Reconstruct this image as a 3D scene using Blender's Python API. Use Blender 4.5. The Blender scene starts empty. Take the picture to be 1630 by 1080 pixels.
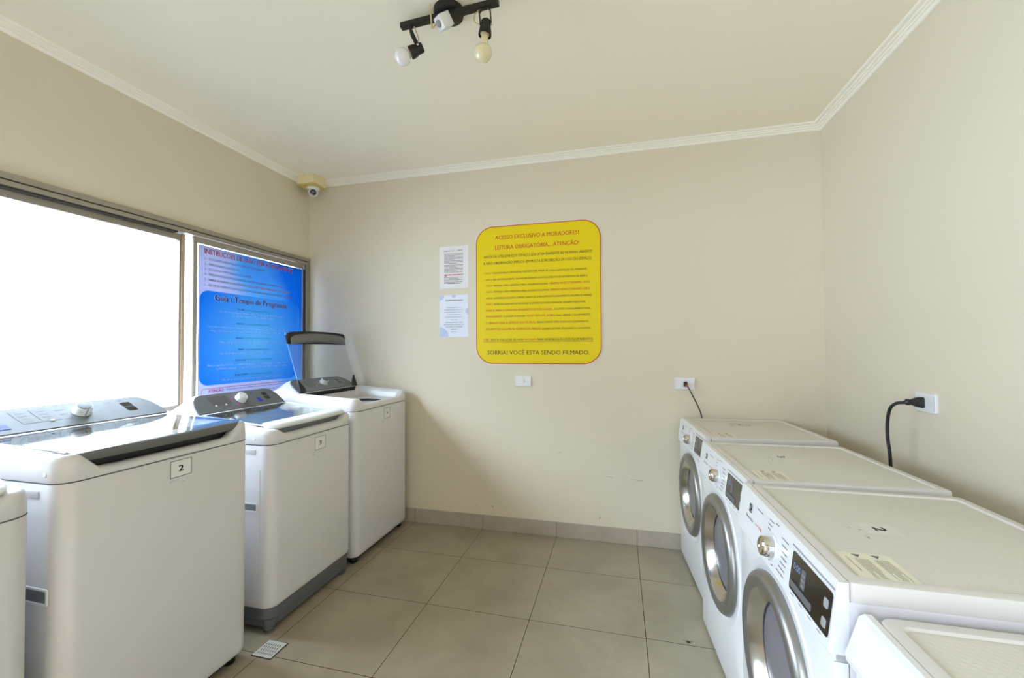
import bpy, bmesh, math, random
from mathutils import Matrix, Vector
PI = math.pi
random.seed(7)
SC = bpy.context.scene
COL = SC.collection

# ------------------------------------------------------------------ camera, world, light, exposure
cam_d = bpy.data.cameras.new('camera')
cam = bpy.data.objects.new('camera', cam_d); COL.objects.link(cam); SC.camera = cam
R_ = Vector((0.969201342, 0.246220232, -0.004935083))
U_ = Vector((0.009993210, -0.019297826, 0.999763837))
W_ = Vector((-0.246066848, 0.969021770, 0.021164010))
cam.matrix_world = Matrix(((R_.x, U_.x, -W_.x, 2.56826), (R_.y, U_.y, -W_.y, -3.05048), (R_.z, U_.z, -W_.z, 1.36824), (0, 0, 0, 1)))
cam_d.sensor_fit = 'HORIZONTAL'; cam_d.sensor_width = 36.0
cam_d.lens = 667.1626 / 1630 * 36.0
cam_d.clip_start = 0.02

W = bpy.data.worlds.new('daylight'); SC.world = W; W.use_nodes = True
nt = W.node_tree; nt.nodes.clear()
wo = nt.nodes.new('ShaderNodeOutputWorld'); bg = nt.nodes.new('ShaderNodeBackground')
tc = nt.nodes.new('ShaderNodeTexCoord'); sp = nt.nodes.new('ShaderNodeSeparateXYZ')
rmp = nt.nodes.new('ShaderNodeValToRGB'); mr = nt.nodes.new('ShaderNodeMapRange')
nt.links.new(tc.outputs['Generated'], sp.inputs[0])
nt.links.new(sp.outputs['X'], mr.inputs['Value'])
mr.inputs['From Min'].default_value = -1.0; mr.inputs['From Max'].default_value = 1.0
nt.links.new(mr.outputs[0], rmp.inputs[0])
# open bluish daylight on the window side of the building, softer warm daylight on the side of the added opening
rmp.color_ramp.elements[0].position = 0.22; rmp.color_ramp.elements[0].color = (0.68, 0.825, 1.0, 1)
rmp.color_ramp.elements[1].position = 0.42; rmp.color_ramp.elements[1].color = (0.095, 0.084, 0.072, 1)
nt.links.new(rmp.outputs[0], bg.inputs['Color'])
# bright high sky over a dimmer built-up horizon and ground
zr = nt.nodes.new('ShaderNodeValToRGB'); zm = nt.nodes.new('ShaderNodeMapRange'); zs = nt.nodes.new('ShaderNodeMath'); zs.operation = 'MULTIPLY'
zm.inputs['From Min'].default_value = -1.0; zm.inputs['From Max'].default_value = 1.0
nt.links.new(sp.outputs['Z'], zm.inputs['Value']); nt.links.new(zm.outputs[0], zr.inputs[0])
ZE = zr.color_ramp.elements
ZE[0].position = 0.0; ZE[0].color = (0.03, 0.03, 0.03, 1); ZE[1].position = 0.74; ZE[1].color = (1, 1, 1, 1)
for p_, v_ in ((0.20, 0.05), (0.31, 0.22), (0.45, 0.33), (0.52, 0.27), (0.61, 0.28)):
    e_ = ZE.new(p_); e_.color = (v_, v_, v_, 1)
nt.links.new(zr.outputs[0], zs.inputs[0]); zs.inputs[1].default_value = 50.0
nt.links.new(zs.outputs[0], bg.inputs['Strength'])
nt.links.new(bg.outputs[0], wo.inputs[0])

def portal(name, loc, direction, sx, sy):
    l = bpy.data.lights.new(name, 'AREA'); l.shape = 'RECTANGLE'; l.size = sx; l.size_y = sy
    l.cycles.is_portal = True
    o = bpy.data.objects.new(name, l); COL.objects.link(o); o.location = loc
    o.rotation_euler = Vector(direction).to_track_quat('-Z', 'Y').to_euler()
    return o
portal('window_daylight', (-0.09, -1.5, 1.55), (1, 0, 0), 2.9, 1.2)
portal('fill_opening_daylight', (2.0, -4.74, 1.15), (0, 1, 0), 2.5, 2.3)  # samples the sky through the opening added behind the camera

SC.view_settings.view_transform = 'Standard'; SC.view_settings.look = 'None'
SC.view_settings.gamma = 1.0; SC.view_settings.use_curve_mapping = False
SC.view_settings.exposure = 0.0
SC.cycles.use_denoising = True
SC.cycles.max_bounces = 12; SC.cycles.diffuse_bounces = 8; SC.cycles.transparent_max_bounces = 12
SC.cycles.caustics_reflective = False; SC.cycles.caustics_refractive = False
SC.cycles.sample_clamp_indirect = 6.0

# ------------------------------------------------------------------ materials
def lin(c):
    return tuple((v / 12.92 if v <= 0.04045 else ((v + 0.055) / 1.055) ** 2.4) for v in (x / 255 for x in c)) + (1,)

def mat(name, rgb, rough=0.5, metal=0.0, spec=0.5, noise=0.0, nscale=20.0, bump=0.0, coat=0.0, emit=0.0):
    m = bpy.data.materials.new(name); m.use_nodes = True; t = m.node_tree
    b = t.nodes['Principled BSDF']
    c = lin(rgb)
    b.inputs['Base Color'].default_value = c; b.inputs['Roughness'].default_value = rough
    b.inputs['Metallic'].default_value = metal; b.inputs['Specular IOR Level'].default_value = spec
    b.inputs['Coat Weight'].default_value = coat
    if noise or bump:
        co = t.nodes.new('ShaderNodeTexCoord'); n = t.nodes.new('ShaderNodeTexNoise')
        n.inputs['Scale'].default_value = nscale; n.inputs['Detail'].default_value = 4
        t.links.new(co.outputs['Object'], n.inputs['Vector'])
        if noise:
            mx = t.nodes.new('ShaderNodeMix'); mx.data_type = 'RGBA'
            mx.inputs[6].default_value = tuple(v * (1 - noise) for v in c[:3]) + (1,)
            mx.inputs[7].default_value = tuple(min(1, v * (1 + noise)) for v in c[:3]) + (1,)
            t.links.new(n.outputs['Fac'], mx.inputs[0]); t.links.new(mx.outputs[2], b.inputs['Base Color'])
        if bump:
            bp = t.nodes.new('ShaderNodeBump'); bp.inputs['Strength'].default_value = bump; bp.inputs['Distance'].default_value = 0.002
            t.links.new(n.outputs['Fac'], bp.inputs['Height']); t.links.new(bp.outputs[0], b.inputs['Normal'])
    return m

def math_node(t, op, a, b=None, c=None):
    n = t.nodes.new('ShaderNodeMath'); n.operation = op
    for i, v in enumerate((a, b, c)):
        if v is None: continue
        if isinstance(v, (int, float)): n.inputs[i].default_value = v
        else: t.links.new(v, n.inputs[i])
    return n.outputs[0]

TX, TY = 0.56, 0.5168                      # tile size
def tile_mat(name, rgb, grout, both=True, rough=0.38):
    m = bpy.data.materials.new(name); m.use_nodes = True; t = m.node_tree; b = t.nodes['Principled BSDF']
    co = t.nodes.new('ShaderNodeTexCoord'); s = t.nodes.new('ShaderNodeSeparateXYZ'); t.links.new(co.outputs['Object'], s.inputs[0])
    def dist(sock, off, size):
        f = math_node(t, 'FRACT', math_node(t, 'DIVIDE', math_node(t, 'SUBTRACT', sock, off), size))
        return math_node(t, 'MULTIPLY', math_node(t, 'MINIMUM', f, math_node(t, 'SUBTRACT', 1.0, f)), size)
    d = dist(s.outputs['X'], 1.0, TX)
    if both: d = math_node(t, 'MINIMUM', d, dist(s.outputs['Y'], -0.445, TY))
    g = math_node(t, 'LESS_THAN', d, 0.0022)
    g2 = math_node(t, 'MULTIPLY', math_node(t, 'LESS_THAN', d, 0.0045), 0.35)
    n = t.nodes.new('ShaderNodeTexNoise'); n.inputs['Scale'].default_value = 3.2; n.inputs['Detail'].default_value = 7; n.inputs['Roughness'].default_value = 0.62
    t.links.new(co.outputs['Object'], n.inputs['Vector'])
    mr = t.nodes.new('ShaderNodeMapRange'); mr.inputs['From Min'].default_value = 0.3; mr.inputs['From Max'].default_value = 0.7
    t.links.new(n.outputs['Fac'], mr.inputs['Value'])
    a = t.nodes.new('ShaderNodeMix'); a.data_type = 'RGBA'; c = lin(rgb)
    a.inputs[6].default_value = tuple(v * 0.86 for v in c[:3]) + (1,); a.inputs[7].default_value = tuple(v * 1.13 for v in c[:3]) + (1,)
    t.links.new(mr.outputs[0], a.inputs[0])
    e = t.nodes.new('ShaderNodeMix'); e.data_type = 'RGBA'; t.links.new(g2, e.inputs[0]); t.links.new(a.outputs[2], e.inputs[6])
    e.inputs[7].default_value = lin((205, 190, 160))
    f = t.nodes.new('ShaderNodeMix'); f.data_type = 'RGBA'; t.links.new(g, f.inputs[0]); t.links.new(e.outputs[2], f.inputs[6])
    f.inputs[7].default_value = lin(grout); t.links.new(f.outputs[2], b.inputs['Base Color'])
    b.inputs['Roughness'].default_value = rough; b.inputs['Specular IOR Level'].default_value = 0.35
    bp = t.nodes.new('ShaderNodeBump'); bp.inputs['Strength'].default_value = 0.6; bp.inputs['Distance'].default_value = 0.002
    h = math_node(t, 'SUBTRACT', 1.0, g); t.links.new(h, bp.inputs['Height']); t.links.new(bp.outputs[0], b.inputs['Normal'])
    return m

def glass_mat(name, tint, refl_ior=1.5, rough=0.0):
    m = bpy.data.materials.new(name); m.use_nodes = True; t = m.node_tree; t.nodes.clear()
    o = t.nodes.new('ShaderNodeOutputMaterial'); mx = t.nodes.new('ShaderNodeMixShader')
    tr = t.nodes.new('ShaderNodeBsdfTransparent'); tr.inputs[0].default_value = tint
    gl = t.nodes.new('ShaderNodeBsdfGlossy'); gl.inputs['Roughness'].default_value = rough
    # Schlick reflectance, the same on both faces of the sheet
    lw = t.nodes.new('ShaderNodeLayerWeight'); lw.inputs['Blend'].default_value = 0.5
    r0 = ((refl_ior - 1) / (refl_ior + 1)) ** 2
    fr = math_node(t, 'MULTIPLY_ADD', math_node(t, 'POWER', lw.outputs['Facing'], 5.0), 1 - r0, r0)
    t.links.new(fr, mx.inputs[0]); t.links.new(tr.outputs[0], mx.inputs[1]); t.links.new(gl.outputs[0], mx.inputs[2])
    t.links.new(mx.outputs[0], o.inputs[0])
    return m

def hex_mat(name, rgb):
    m = mat(name, rgb, 0.42); t = m.node_tree; b = t.nodes['Principled BSDF']
    co = t.nodes.new('ShaderNodeTexCoord'); v = t.nodes.new('ShaderNodeTexVoronoi'); v.feature = 'DISTANCE_TO_EDGE'
    v.inputs['Scale'].default_value = 75; v.inputs['Randomness'].default_value = 0.0
    mp = t.nodes.new('ShaderNodeMapping'); mp.inputs['Rotation'].default_value = (0, 0, 0.78)
    t.links.new(co.outputs['Object'], mp.inputs[0]); t.links.new(mp.outputs[0], v.inputs['Vector'])
    bp = t.nodes.new('ShaderNodeBump'); bp.inputs['Strength'].default_value = 0.45; bp.inputs['Distance'].default_value = 0.002
    t.links.new(v.outputs['Distance'], bp.inputs['Height']); t.links.new(bp.outputs[0], b.inputs['Normal'])
    return m

FT = .095
def film_mat(name, rgb, trans, rough=0.5):
    """printed translucent film on the window: lit through from outside"""
    m = bpy.data.materials.new(name); m.use_nodes = True; t = m.node_tree; t.nodes.clear()
    o = t.nodes.new('ShaderNodeOutputMaterial'); mx = t.nodes.new('ShaderNodeMixShader'); mx.inputs[0].default_value = 0.5
    d = t.nodes.new('ShaderNodeBsdfDiffuse'); d.inputs[0].default_value = lin(rgb)
    tr = t.nodes.new('ShaderNodeBsdfTranslucent'); c = lin(rgb); tr.inputs[0].default_value = tuple(v * trans for v in c[:3]) + (1,)
    t.links.new(d.outputs[0], mx.inputs[1]); t.links.new(tr.outputs[0], mx.inputs[2]); t.links.new(mx.outputs[0], o.inputs[0])
    return m, d, tr

M = {}
M['wall'] = mat('wall_paint', (216, 207, 187), 0.6, spec=0.25, noise=0.025, nscale=2.5, bump=0.08)
M['ceil'] = mat('ceiling_paint', (245, 237, 220), 0.75, spec=0.2, noise=0.015, nscale=2.0)
M['crown'] = mat('crown_paint', (244, 239, 226), 0.55, spec=0.3)
M['floor'] = tile_mat('floor_tile', (155, 146, 127), (52, 42, 28))
M['skirt'] = tile_mat('skirting_tile', (172, 162, 148), (120, 108, 92), both=False, rough=0.45)
M['alu'] = mat('aged_aluminium', (158, 150, 136), 0.42, metal=0.35, noise=0.08, nscale=30)
M['alu_dark'] = mat('window_gasket', (52, 46, 40), 0.6)
M['wood'] = mat('sash_edge', (176, 148, 122), 0.6)
M['white'] = mat('white_enamel', (220, 221, 222), 0.28, spec=0.5, coat=0.25)
M['whitep'] = mat('white_plastic', (224, 225, 227), 0.30, spec=0.5, coat=0.15)
M['seam'] = mat('dark_seam', (70, 68, 66), 0.7)
M['greyp'] = mat('grey_plastic', (122, 124, 126), 0.38)
M['skirtg'] = mat('dark_grey_plastic', (92, 94, 97), 0.5)
M['enamel'] = mat('washer_enamel', (210, 208, 209), 0.3, spec=0.45, coat=0.2)
M['console'] = mat('console_grey', (106, 110, 113), 0.45, metal=0.0, spec=0.35, noise=0.03, nscale=60)
M['bar'] = mat('lid_bar_grey', (112, 112, 110), 0.3, metal=0.2)
M['black'] = mat('black_plastic', (22, 22, 24), 0.4)
M['cord'] = mat('black_rubber', (16, 15, 20), 0.5)
M['matt'] = mat('black_metal', (30, 29, 27), 0.45, metal=0.2)
M['lid'] = glass_mat('lid_glass', (0.955, 0.972, 0.965, 1), 1.62, 0.01)
M['tub'] = mat('tub_dark', (46, 42, 40), 0.45, metal=0.4)
M['pane'] = glass_mat('window_glass', (0.97, 0.98, 0.98, 1), 1.45)
M['silver'] = mat('brushed_silver', (146, 144, 140), 0.36, metal=0.8)
M['bezel'] = mat('satin_silver', (196, 192, 182), 0.2, metal=0.95)
M['chrome'] = mat('chrome', (215, 212, 205), 0.08, metal=1.0)
M['dglass'] = mat('door_glass', (112, 110, 116), 0.28, spec=0.4)
M['gasket'] = mat('door_gasket', (44, 42, 56), 0.5)
M['dtop'] = hex_mat('textured_dim_top', (206, 202, 192))  # lowered tone puts the weak grazing light on the dryer tops into the colour
M['dcap'] = mat('dryer_top_dim', (208, 204, 200), 0.4)  # top border darkened to match, dim light held in its colour
M['cab'] = mat('cabinet_shaded', (206, 204, 208), 0.4)  # white toned down so the colour carries the shade on the dryer sides
M['ink'] = mat('black_ink', (28, 26, 26), 0.6)
M['inkg'] = mat('grey_ink', (96, 96, 98), 0.6)
M['inkl'] = mat('pale_grey_ink', (150, 150, 152), 0.6)
M['red'] = mat('red_ink', (190, 30, 40), 0.6)
M['blueb'] = mat('blue_print', (34, 44, 190), 0.4)
M['magenta'] = mat('magenta_print', (196, 52, 150), 0.4)
M['paper'] = mat('white_paper', (228, 226, 226), 0.7, spec=0.2)
M['paperb'] = mat('bluish_paper', (222, 228, 242), 0.6, spec=0.3)
M['label'] = mat('cream_label', (224, 219, 200), 0.5)
M['yellow'] = mat('yellow_board', (228, 204, 8), 0.45, spec=0.3)
M['signred'] = mat('sign_red', (188, 62, 10), 0.5)
M['signink'] = mat('sign_ink', (66, 44, 8), 0.5)
M['cream'] = mat('yellowed_plastic', (234, 222, 182), 0.5)
M['creamd'] = mat('yellow_plastic_base', (210, 186, 98), 0.5)
M['bulbw'] = mat('white_bulb_glass', (232, 230, 234), 0.18, coat=0.5)
M['bulby'] = mat('ivory_bulb_glass', (224, 214, 176), 0.2, coat=0.5)
M['socket'] = mat('ceramic_collar', (196, 178, 130), 0.4)
M['steel'] = mat('drain_steel', (214, 216, 216), 0.35, metal=0.2)
M['orange'] = mat('orange_plastic', (214, 84, 48), 0.5)
M['lens'] = mat('lens_black', (8, 8, 12), 0.1, coat=0.8)
M['screen'] = mat('display_black', (30, 27, 22), 0.15, coat=0.4)
M['segment'] = mat('display_digits', (128, 148, 190), 0.4)
M['worn'] = mat('worn_paper', (214, 211, 206), 0.6)
M['field'] = mat('button_field_grey', (92, 93, 94), 0.5)
M['stone'] = mat('scuff', (158, 148, 130), 0.8)

# ------------------------------------------------------------------ mesh helpers
def obj(name, bm, m, parent=None, smooth=38, mw=None):
    me = bpy.data.meshes.new(name)
    bmesh.ops.remove_doubles(bm, verts=bm.verts, dist=1e-6)
    bmesh.ops.recalc_face_normals(bm, faces=bm.faces)
    bm.normal_update()
    lim = math.radians(smooth)
    for f in bm.faces: f.smooth = True
    for e in bm.edges:
        e.smooth = not (len(e.link_faces) != 2 or e.calc_face_angle(0) > lim)
    bm.to_mesh(me); bm.free()
    ms = m if isinstance(m, (list, tuple)) else [m]
    for x in ms: me.materials.append(x)
    o = bpy.data.objects.new(name, me); COL.objects.link(o)
    if mw is not None: o.matrix_local = mw
    if parent: o.parent = parent
    return o

def tag(o, label=None, cat=None, group=None, kind=None):
    if label: o['label'] = label
    if cat: o['category'] = cat
    if group: o['group'] = group
    if kind: o['kind'] = kind
    return o

def thing(name, label, cat, loc=(0, 0, 0), rz=0, group=None):
    o = bpy.data.objects.new(name, None); COL.objects.link(o)
    o.empty_display_size = 0.1
    o.location = loc; o.rotation_euler = (0, 0, rz)
    return tag(o, label, cat, group)

def box(bm, x0, x1, y0, y1, z0, z1, bev=0.0, seg=2, mi=0):
    vs = [bm.verts.new((x, y, z)) for z in (z0, z1) for y in (y0, y1) for x in (x0, x1)]
    q = [(0, 1, 3, 2), (4, 6, 7, 5), (0, 4, 5, 1), (2, 3, 7, 6), (0, 2, 6, 4), (1, 5, 7, 3)]
    fs = [bm.faces.new([vs[i] for i in f]) for f in q]
    for f in fs: f.material_index = mi
    if bev > 0:
        es = list({e for f in fs for e in f.edges})
        r = bmesh.ops.bevel(bm, geom=es, offset=bev, segments=seg, profile=0.5, affect='EDGES')
        for f in r['faces']: f.material_index = mi
    return bm

def BX(*a, **k): return box(bmesh.new(), *a, **k)

def loft(bm, loops, cap0=True, cap1=True, mi=0, close=True):
    """loops: lists of equal-length closed rings of points"""
    rings = [[bm.verts.new(p) for p in L] for L in loops]
    n = len(rings[0])
    for a, b in zip(rings, rings[1:]):
        for i in range(n if close else n - 1):
            j = (i + 1) % n
            try:
                f = bm.faces.new((a[i], a[j], b[j], b[i])); f.material_index = mi
            except ValueError: pass
    if cap0: f = bm.faces.new(list(reversed(rings[0]))); f.material_index = mi
    if cap1: f = bm.faces.new(rings[-1]); f.material_index = mi
    return rings

def rrect(x0, x1, y0, y1, r, n=6, rs=None):
    """rounded rectangle points (x, y) counter-clockwise; rs = radii of corners (x1y1, x0y1, x0y0, x1y0)"""
    rs = rs or (r,) * 4
    out = []
    for k, (cx, cy, sx, sy) in enumerate(((x1, y1, 1, 1), (x0, y1, -1, 1), (x0, y0, -1, -1), (x1, y0, 1, -1))):
        rr = max(rs[k], 1e-5); ox = cx - sx * rr; oy = cy - sy * rr
        for i in range(n + 1):
            a = k * PI / 2 + i * PI / 2 / n
            out.append((ox + rr * math.cos(a), oy + rr * math.sin(a)))
    return out

def lathe(bm, prof, mw=None, seg=40, mi=0, cap=True):
    """prof: list of (r, h) about +Z, placed by matrix mw"""
    mw = mw or Matrix.Identity(4)
    loops = [[mw @ Vector((r * math.cos(2 * PI * i / seg), r * math.sin(2 * PI * i / seg), h)) for i in range(seg)] for r, h in prof]
    return loft(bm, loops, cap, cap, mi)

def frame_at(origin, right, up, normal):
    r, u, n = Vector(right), Vector(up), Vector(normal)
    return Matrix(((r.x, u.x, n.x, origin[0]), (r.y, u.y, n.y, origin[1]), (r.z, u.z, n.z, origin[2]), (0, 0, 0, 1)))

def catmull(pts, k=8):
    P = [Vector(p) for p in pts]; P = [P[0] * 2 - P[1]] + P + [P[-1] * 2 - P[-2]]
    out = []
    for i in range(1, len(P) - 2):
        for j in range(k):
            t = j / k; a, b, c, d = P[i - 1:i + 3]
            out.append(0.5 * ((2 * b) + (c - a) * t + (2 * a - 5 * b + 4 * c - d) * t * t + (3 * b - a - 3 * c + d) * t ** 3))
    out.append(P[-2]); return out

def tube(bm, pts, r, seg=10, smooth=True, mi=0):
    pts = catmull(pts) if smooth else [Vector(p) for p in pts]
    loops = []; nrm = None
    for i, p in enumerate(pts):
        d = (pts[min(i + 1, len(pts) - 1)] - pts[max(i - 1, 0)]).normalized()
        if nrm is None: nrm = d.orthogonal().normalized()
        nrm = (nrm - d * nrm.dot(d)).normalized(); b = d.cross(nrm)
        rr = r[i * (len(r) - 1) // max(1, len(pts) - 1)] if isinstance(r, (list, tuple)) else r
        loops.append([p + nrm * rr * math.cos(2 * PI * k / seg) + b * rr * math.sin(2 * PI * k / seg) for k in range(seg)])
    loft(bm, loops, True, True, mi)
    return bm

def bar(bm, a, b, w, h, up=(0, 0, 1), mi=0):
    """rectangular bar from a to b"""
    a, b = Vector(a), Vector(b); d = (b - a).normalized(); s = d.cross(Vector(up)).normalized(); u = s.cross(d)
    L = [[p + s * (w / 2 * i) + u * (h / 2 * j) for i, j in ((1, 1), (-1, 1), (-1, -1), (1, -1))] for p in (a, b)]
    loft(bm, L, True, True, mi)

def plate(bm, outline, mw, th, mi=0, bev=0.0):
    """flat plate from a 2-D outline, thickness th along the frame's normal"""
    base = [mw @ Vector((x, y, 0)) for x, y in outline]
    if bev:
        cx = sum(p[0] for p in outline) / len(outline); cy = sum(p[1] for p in outline) / len(outline)
        ins = []
        for x, y in outline:
            d = math.hypot(x - cx, y - cy) or 1; ins.append(mw @ Vector((x - (x - cx) / d * bev, y - (y - cy) / d * bev, th)))
        mid = [mw @ Vector((x, y, th - bev)) for x, y in outline]
        loft(bm, [base, mid, ins], True, True, mi)
    else:
        loft(bm, [base, [mw @ Vector((x, y, th)) for x, y in outline]], True, True, mi)

# ------------------------------------------------------------------ lettering
def text_faces(bm, s, mw, x0, x1, y, cap, mi=0, bold=0.0, depth=0.0, res=2, bend=0.0):
    """lay string s on frame mw between x0 and x1 with its baseline at y and capital height cap"""
    cu = bpy.data.curves.new('t', 'FONT'); cu.body = s; cu.size = 1.0; cu.resolution_u = res; cu.fill_mode = 'FRONT'
    o = bpy.data.objects.new('t', cu); COL.objects.link(o)
    dg = bpy.context.evaluated_depsgraph_get(); me = o.evaluated_get(dg).to_mesh()
    vs = [v.co.copy() for v in me.vertices]; fs = [tuple(p.vertices) for p in me.polygons]
    o.evaluated_get(dg).to_mesh_clear(); bpy.data.objects.remove(o); bpy.data.curves.remove(cu)
    if not vs: return
    a = min(v.x for v in vs); b = max(v.x for v in vs)
    sy = cap / 0.729; sx = (x1 - x0) / (b - a) if x1 is not None else sy
    k = bold * sy                        # heavier strokes: the same glyphs laid again, shifted by a fraction of a stroke
    for n_, (ox, oy) in enumerate(((0, 0),) if k == 0 else ((-k, 0), (k, 0)) if bold < .015 else ((-k, k), (k, k), (-k, -k), (k, -k))):
        nv = [bm.verts.new(mw @ Vector((x0 + (v.x - a) * sx + ox, y + v.y * sy + oy, depth + n_ * 2e-5))) for v in vs]
        for f in fs:
            try:
                q = bm.faces.new([nv[i] for i in f]); q.material_index = mi
            except ValueError: pass

def lettering(name, lines, mw, m, parent, bold=0.0, res=2, label=None):
    bm = bmesh.new()
    for L in lines: text_faces(bm, L[0], mw, L[1], L[2], L[3], L[4], bold=bold, res=res)
    me = bpy.data.meshes.new(name); bm.to_mesh(me); bm.free(); me.materials.append(m)
    o = bpy.data.objects.new(name, me); COL.objects.link(o); o.parent = parent
    if label: o['label'] = label
    return o

def dashes(bm, mw, rows, d=0.0004, mi=0):
    """rows of print too small to read: (x0, x1, y, h)"""
    for x0, x1, y, h in rows:
        x = x0
        while x < x1 - 1e-4:
            w = min(random.uniform(1.2, 5.0) * h, x1 - x)
            vs = [bm.verts.new(mw @ Vector(p)) for p in ((x, y, d), (x + w, y, d), (x + w, y + h, d), (x, y + h, d))]
            f = bm.faces.new(vs); f.material_index = mi
            x += w + h * 0.7

# ------------------------------------------------------------------ the room
XW, YF, ZC = 3.8335, -4.7, 2.785
CRN = 2.747
def struct(name, bm, m, label, parent=None, smooth=38):
    o = obj(name, bm, m, parent, smooth); tag(o, label, None, None, 'structure'); return o

struct('floor', BX(-0.15, XW + 0.15, YF - 0.15, 0.15, -0.12, 0.0), M['floor'], 'taupe square floor tiles with thin dark grout')
struct('ceiling', BX(-0.15, XW + 0.15, YF - 0.15, 0.15, ZC, ZC + 0.12), M['ceil'], 'plain off-white ceiling')
struct('wall_back', BX(-0.15, XW + 0.15, 0.0, 0.15, 0.0, ZC), M['wall'], 'beige back wall with the yellow notice')
struct('wall_right', BX(XW, XW + 0.15, YF, 0.0, 0.0, ZC), M['wall'], 'beige right wall behind the dryers')
WY0, WY1, WZ0, WZ1 = -2.95, -0.004, 0.95, 2.139
b = bmesh.new()
box(b, -0.15, 0, YF, 0.0, 0, WZ0); box(b, -0.15, 0, YF, 0.0, WZ1, ZC); box(b, -0.15, 0, YF, WY0, WZ0, WZ1); box(b, -0.15, 0, WY1, 0.0, WZ0, WZ1)
struct('wall_left', b, M['wall'], 'beige left wall above and below the long window')
b = bmesh.new()
DX0, DX1, DZ = 0.75, 3.25, 2.3  # unseen opening behind the camera, added to let fill daylight in
box(b, -0.15, DX0, YF - 0.15, YF, 0, ZC); box(b, DX1, XW + 0.15, YF - 0.15, YF, 0, ZC); box(b, DX0, DX1, YF - 0.15, YF, DZ, ZC)
struct('wall_front', b, M['wall'], 'beige front wall with an opening added for fill daylight')
b = bmesh.new()
box(b, DX0, DX0 + 0.05, YF - 0.15, YF + 0.02, 0, DZ, .003); box(b, DX1 - 0.05, DX1, YF - 0.15, YF + 0.02, 0, DZ, .003); box(b, DX0, DX1, YF - 0.15, YF + 0.02, DZ - 0.05, DZ, .003)
struct('fill_opening_frame', b, M['alu'], 'aluminium frame of the added unseen opening')

WBK = bpy.data.objects['wall_back']
for pts in ([(1.508, .155), (1.512, .156), (1.513, .175), (1.510, .176)], [(1.631, .168), (1.641, .166), (1.643, .176), (1.633, .178)], [(2.421, .150), (2.427, .152), (2.434, .172), (2.428, .173)],
            [(2.475, .455), (2.52, .452), (2.52, .4545), (2.475, .4575)], [(2.64, .447), (2.72, .441), (2.72, .4435), (2.64, .4495)], [(2.13, .60), (2.16, .612), (2.158, .6145), (2.129, .6025)]):
    b = bmesh.new(); plate(b, pts, frame_at((0, 0, 0), (1, 0, 0), (0, 0, 1), (0, -1, 0)), .0006)
    o = obj('scuff_mark', b, M['stone'], WBK); o['kind'] = 'structure'

# crown moulding swept round the room
prof = [(0.0, CRN), (0.0045, CRN - 0.0), (0.010, CRN + 0.004), (0.014, CRN + 0.012), (0.022, CRN + 0.014), (0.024, CRN + 0.020), (0.034, CRN + 0.022), (0.036, CRN + 0.028), (0.050, CRN + 0.030), (0.056, CRN + 0.034), (0.058, ZC), (0.0, ZC)]
b = bmesh.new()
loops = [[(d, YF + d, z), (XW - d, YF + d, z), (XW - d, -d, z), (d, -d, z)] for d, z in prof]
loft(b, loops + [loops[0]], False, False)
struct('trim_1', b, M['crown'], 'white stepped crown moulding round the ceiling', smooth=20)

# tiled skirting boards
BZ = 0.106
struct('baseboard_back', BX(0.0, XW, -0.012, 0.0, 0, BZ, .002, 1), M['skirt'], 'taupe tile skirting along the back wall')
def side_skirt(name, x0, x1, label):
    struct(name, BX(x0, x1, YF + 0.012, -0.012, 0, BZ), M['skirtside'], label)
M['skirtside'] = mat('skirting_side_tile', (172, 162, 148), 0.45, noise=0.08, nscale=5)
side_skirt('baseboard_left', 0.0, 0.012, 'taupe tile skirting under the window')
side_skirt('baseboard_right', XW - 0.012, XW, 'taupe tile skirting behind the dryers')

# ------------------------------------------------------------------ window
win = tag(bpy.data.objects.new('window_1', None), 'long aluminium sliding window with bright glass', None, None, 'structure'); COL.objects.link(win)
b = bmesh.new()   # outer frame: stepped head, jambs and sill
for (x0, x1, i0, i1) in ((-0.09, 0.012, 0.0, 0.027), (-0.09, 0.004, 0.027, 0.034), (-0.09, 0.010, 0.034, 0.056)):
    box(b, x0, x1, WY0, WY1, WZ1 - i1, WZ1 - i0)
    box(b, x0, x1, WY1 - i1 * .8, WY1 - i0 * .8, WZ0, WZ1 - i1)
    box(b, x0, x1, WY0 + i0, WY0 + i1, WZ0, WZ1 - i1)
box(b, -0.15, 0.03, WY0, WY1, WZ0 - 0.02, WZ0 + 0.03, .004)
o = obj('window_frame', b, M['alu'], win)
o['kind'] = 'structure'
b = bmesh.new()
box(b, -0.06, 0.0065, WY0 + .03, WY1 - .03, WZ1 - 0.031, WZ1 - 0.027)
box(b, -0.06, 0.007, WY0 + .06, -1.115, WZ1 - 0.066, WZ1 - 0.058)
box(b, -0.06, 0.0072, -0.060, -0.056, WZ0 + .03, WZ1 - .058)
box(b, -0.06, 0.0074, -0.074, -0.068, WZ0 + .03, WZ1 - .10)
o = obj('gasket', b, M['alu_dark'], win); o['kind'] = 'structure'
SZ0, SZ1 = WZ0 + 0.03, WZ1 - 0.060
def sash(y0, y1, x0, x1, zt, wl, wr):
    b = bmesh.new()
    box(b, x0, x1, y0, y1, zt - 0.040, zt, .002, 1); box(b, x0, x1, y0, y1, SZ0, SZ0 + 0.05, .002, 1)
    box(b, x0, x1, y0, y0 + wl, SZ0 + .05, zt - 0.040, .002, 1); box(b, x0, x1, y1 - wr, y1, SZ0 + .05, zt - 0.040, .002, 1)
    o = obj('sash', b, M['alu'], win); o['kind'] = 'structure'
    p = obj('glass_pane', BX((x0 + x1) / 2 - .003, (x0 + x1) / 2 + .003, y0 + wl - .005, y1 - wr + .005, SZ0 + .045, zt - 0.035), M['pane'], o)
    return o
sash(-2.00, -1.046, -0.060, -0.030, SZ1, 0.045, 0.030)
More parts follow.
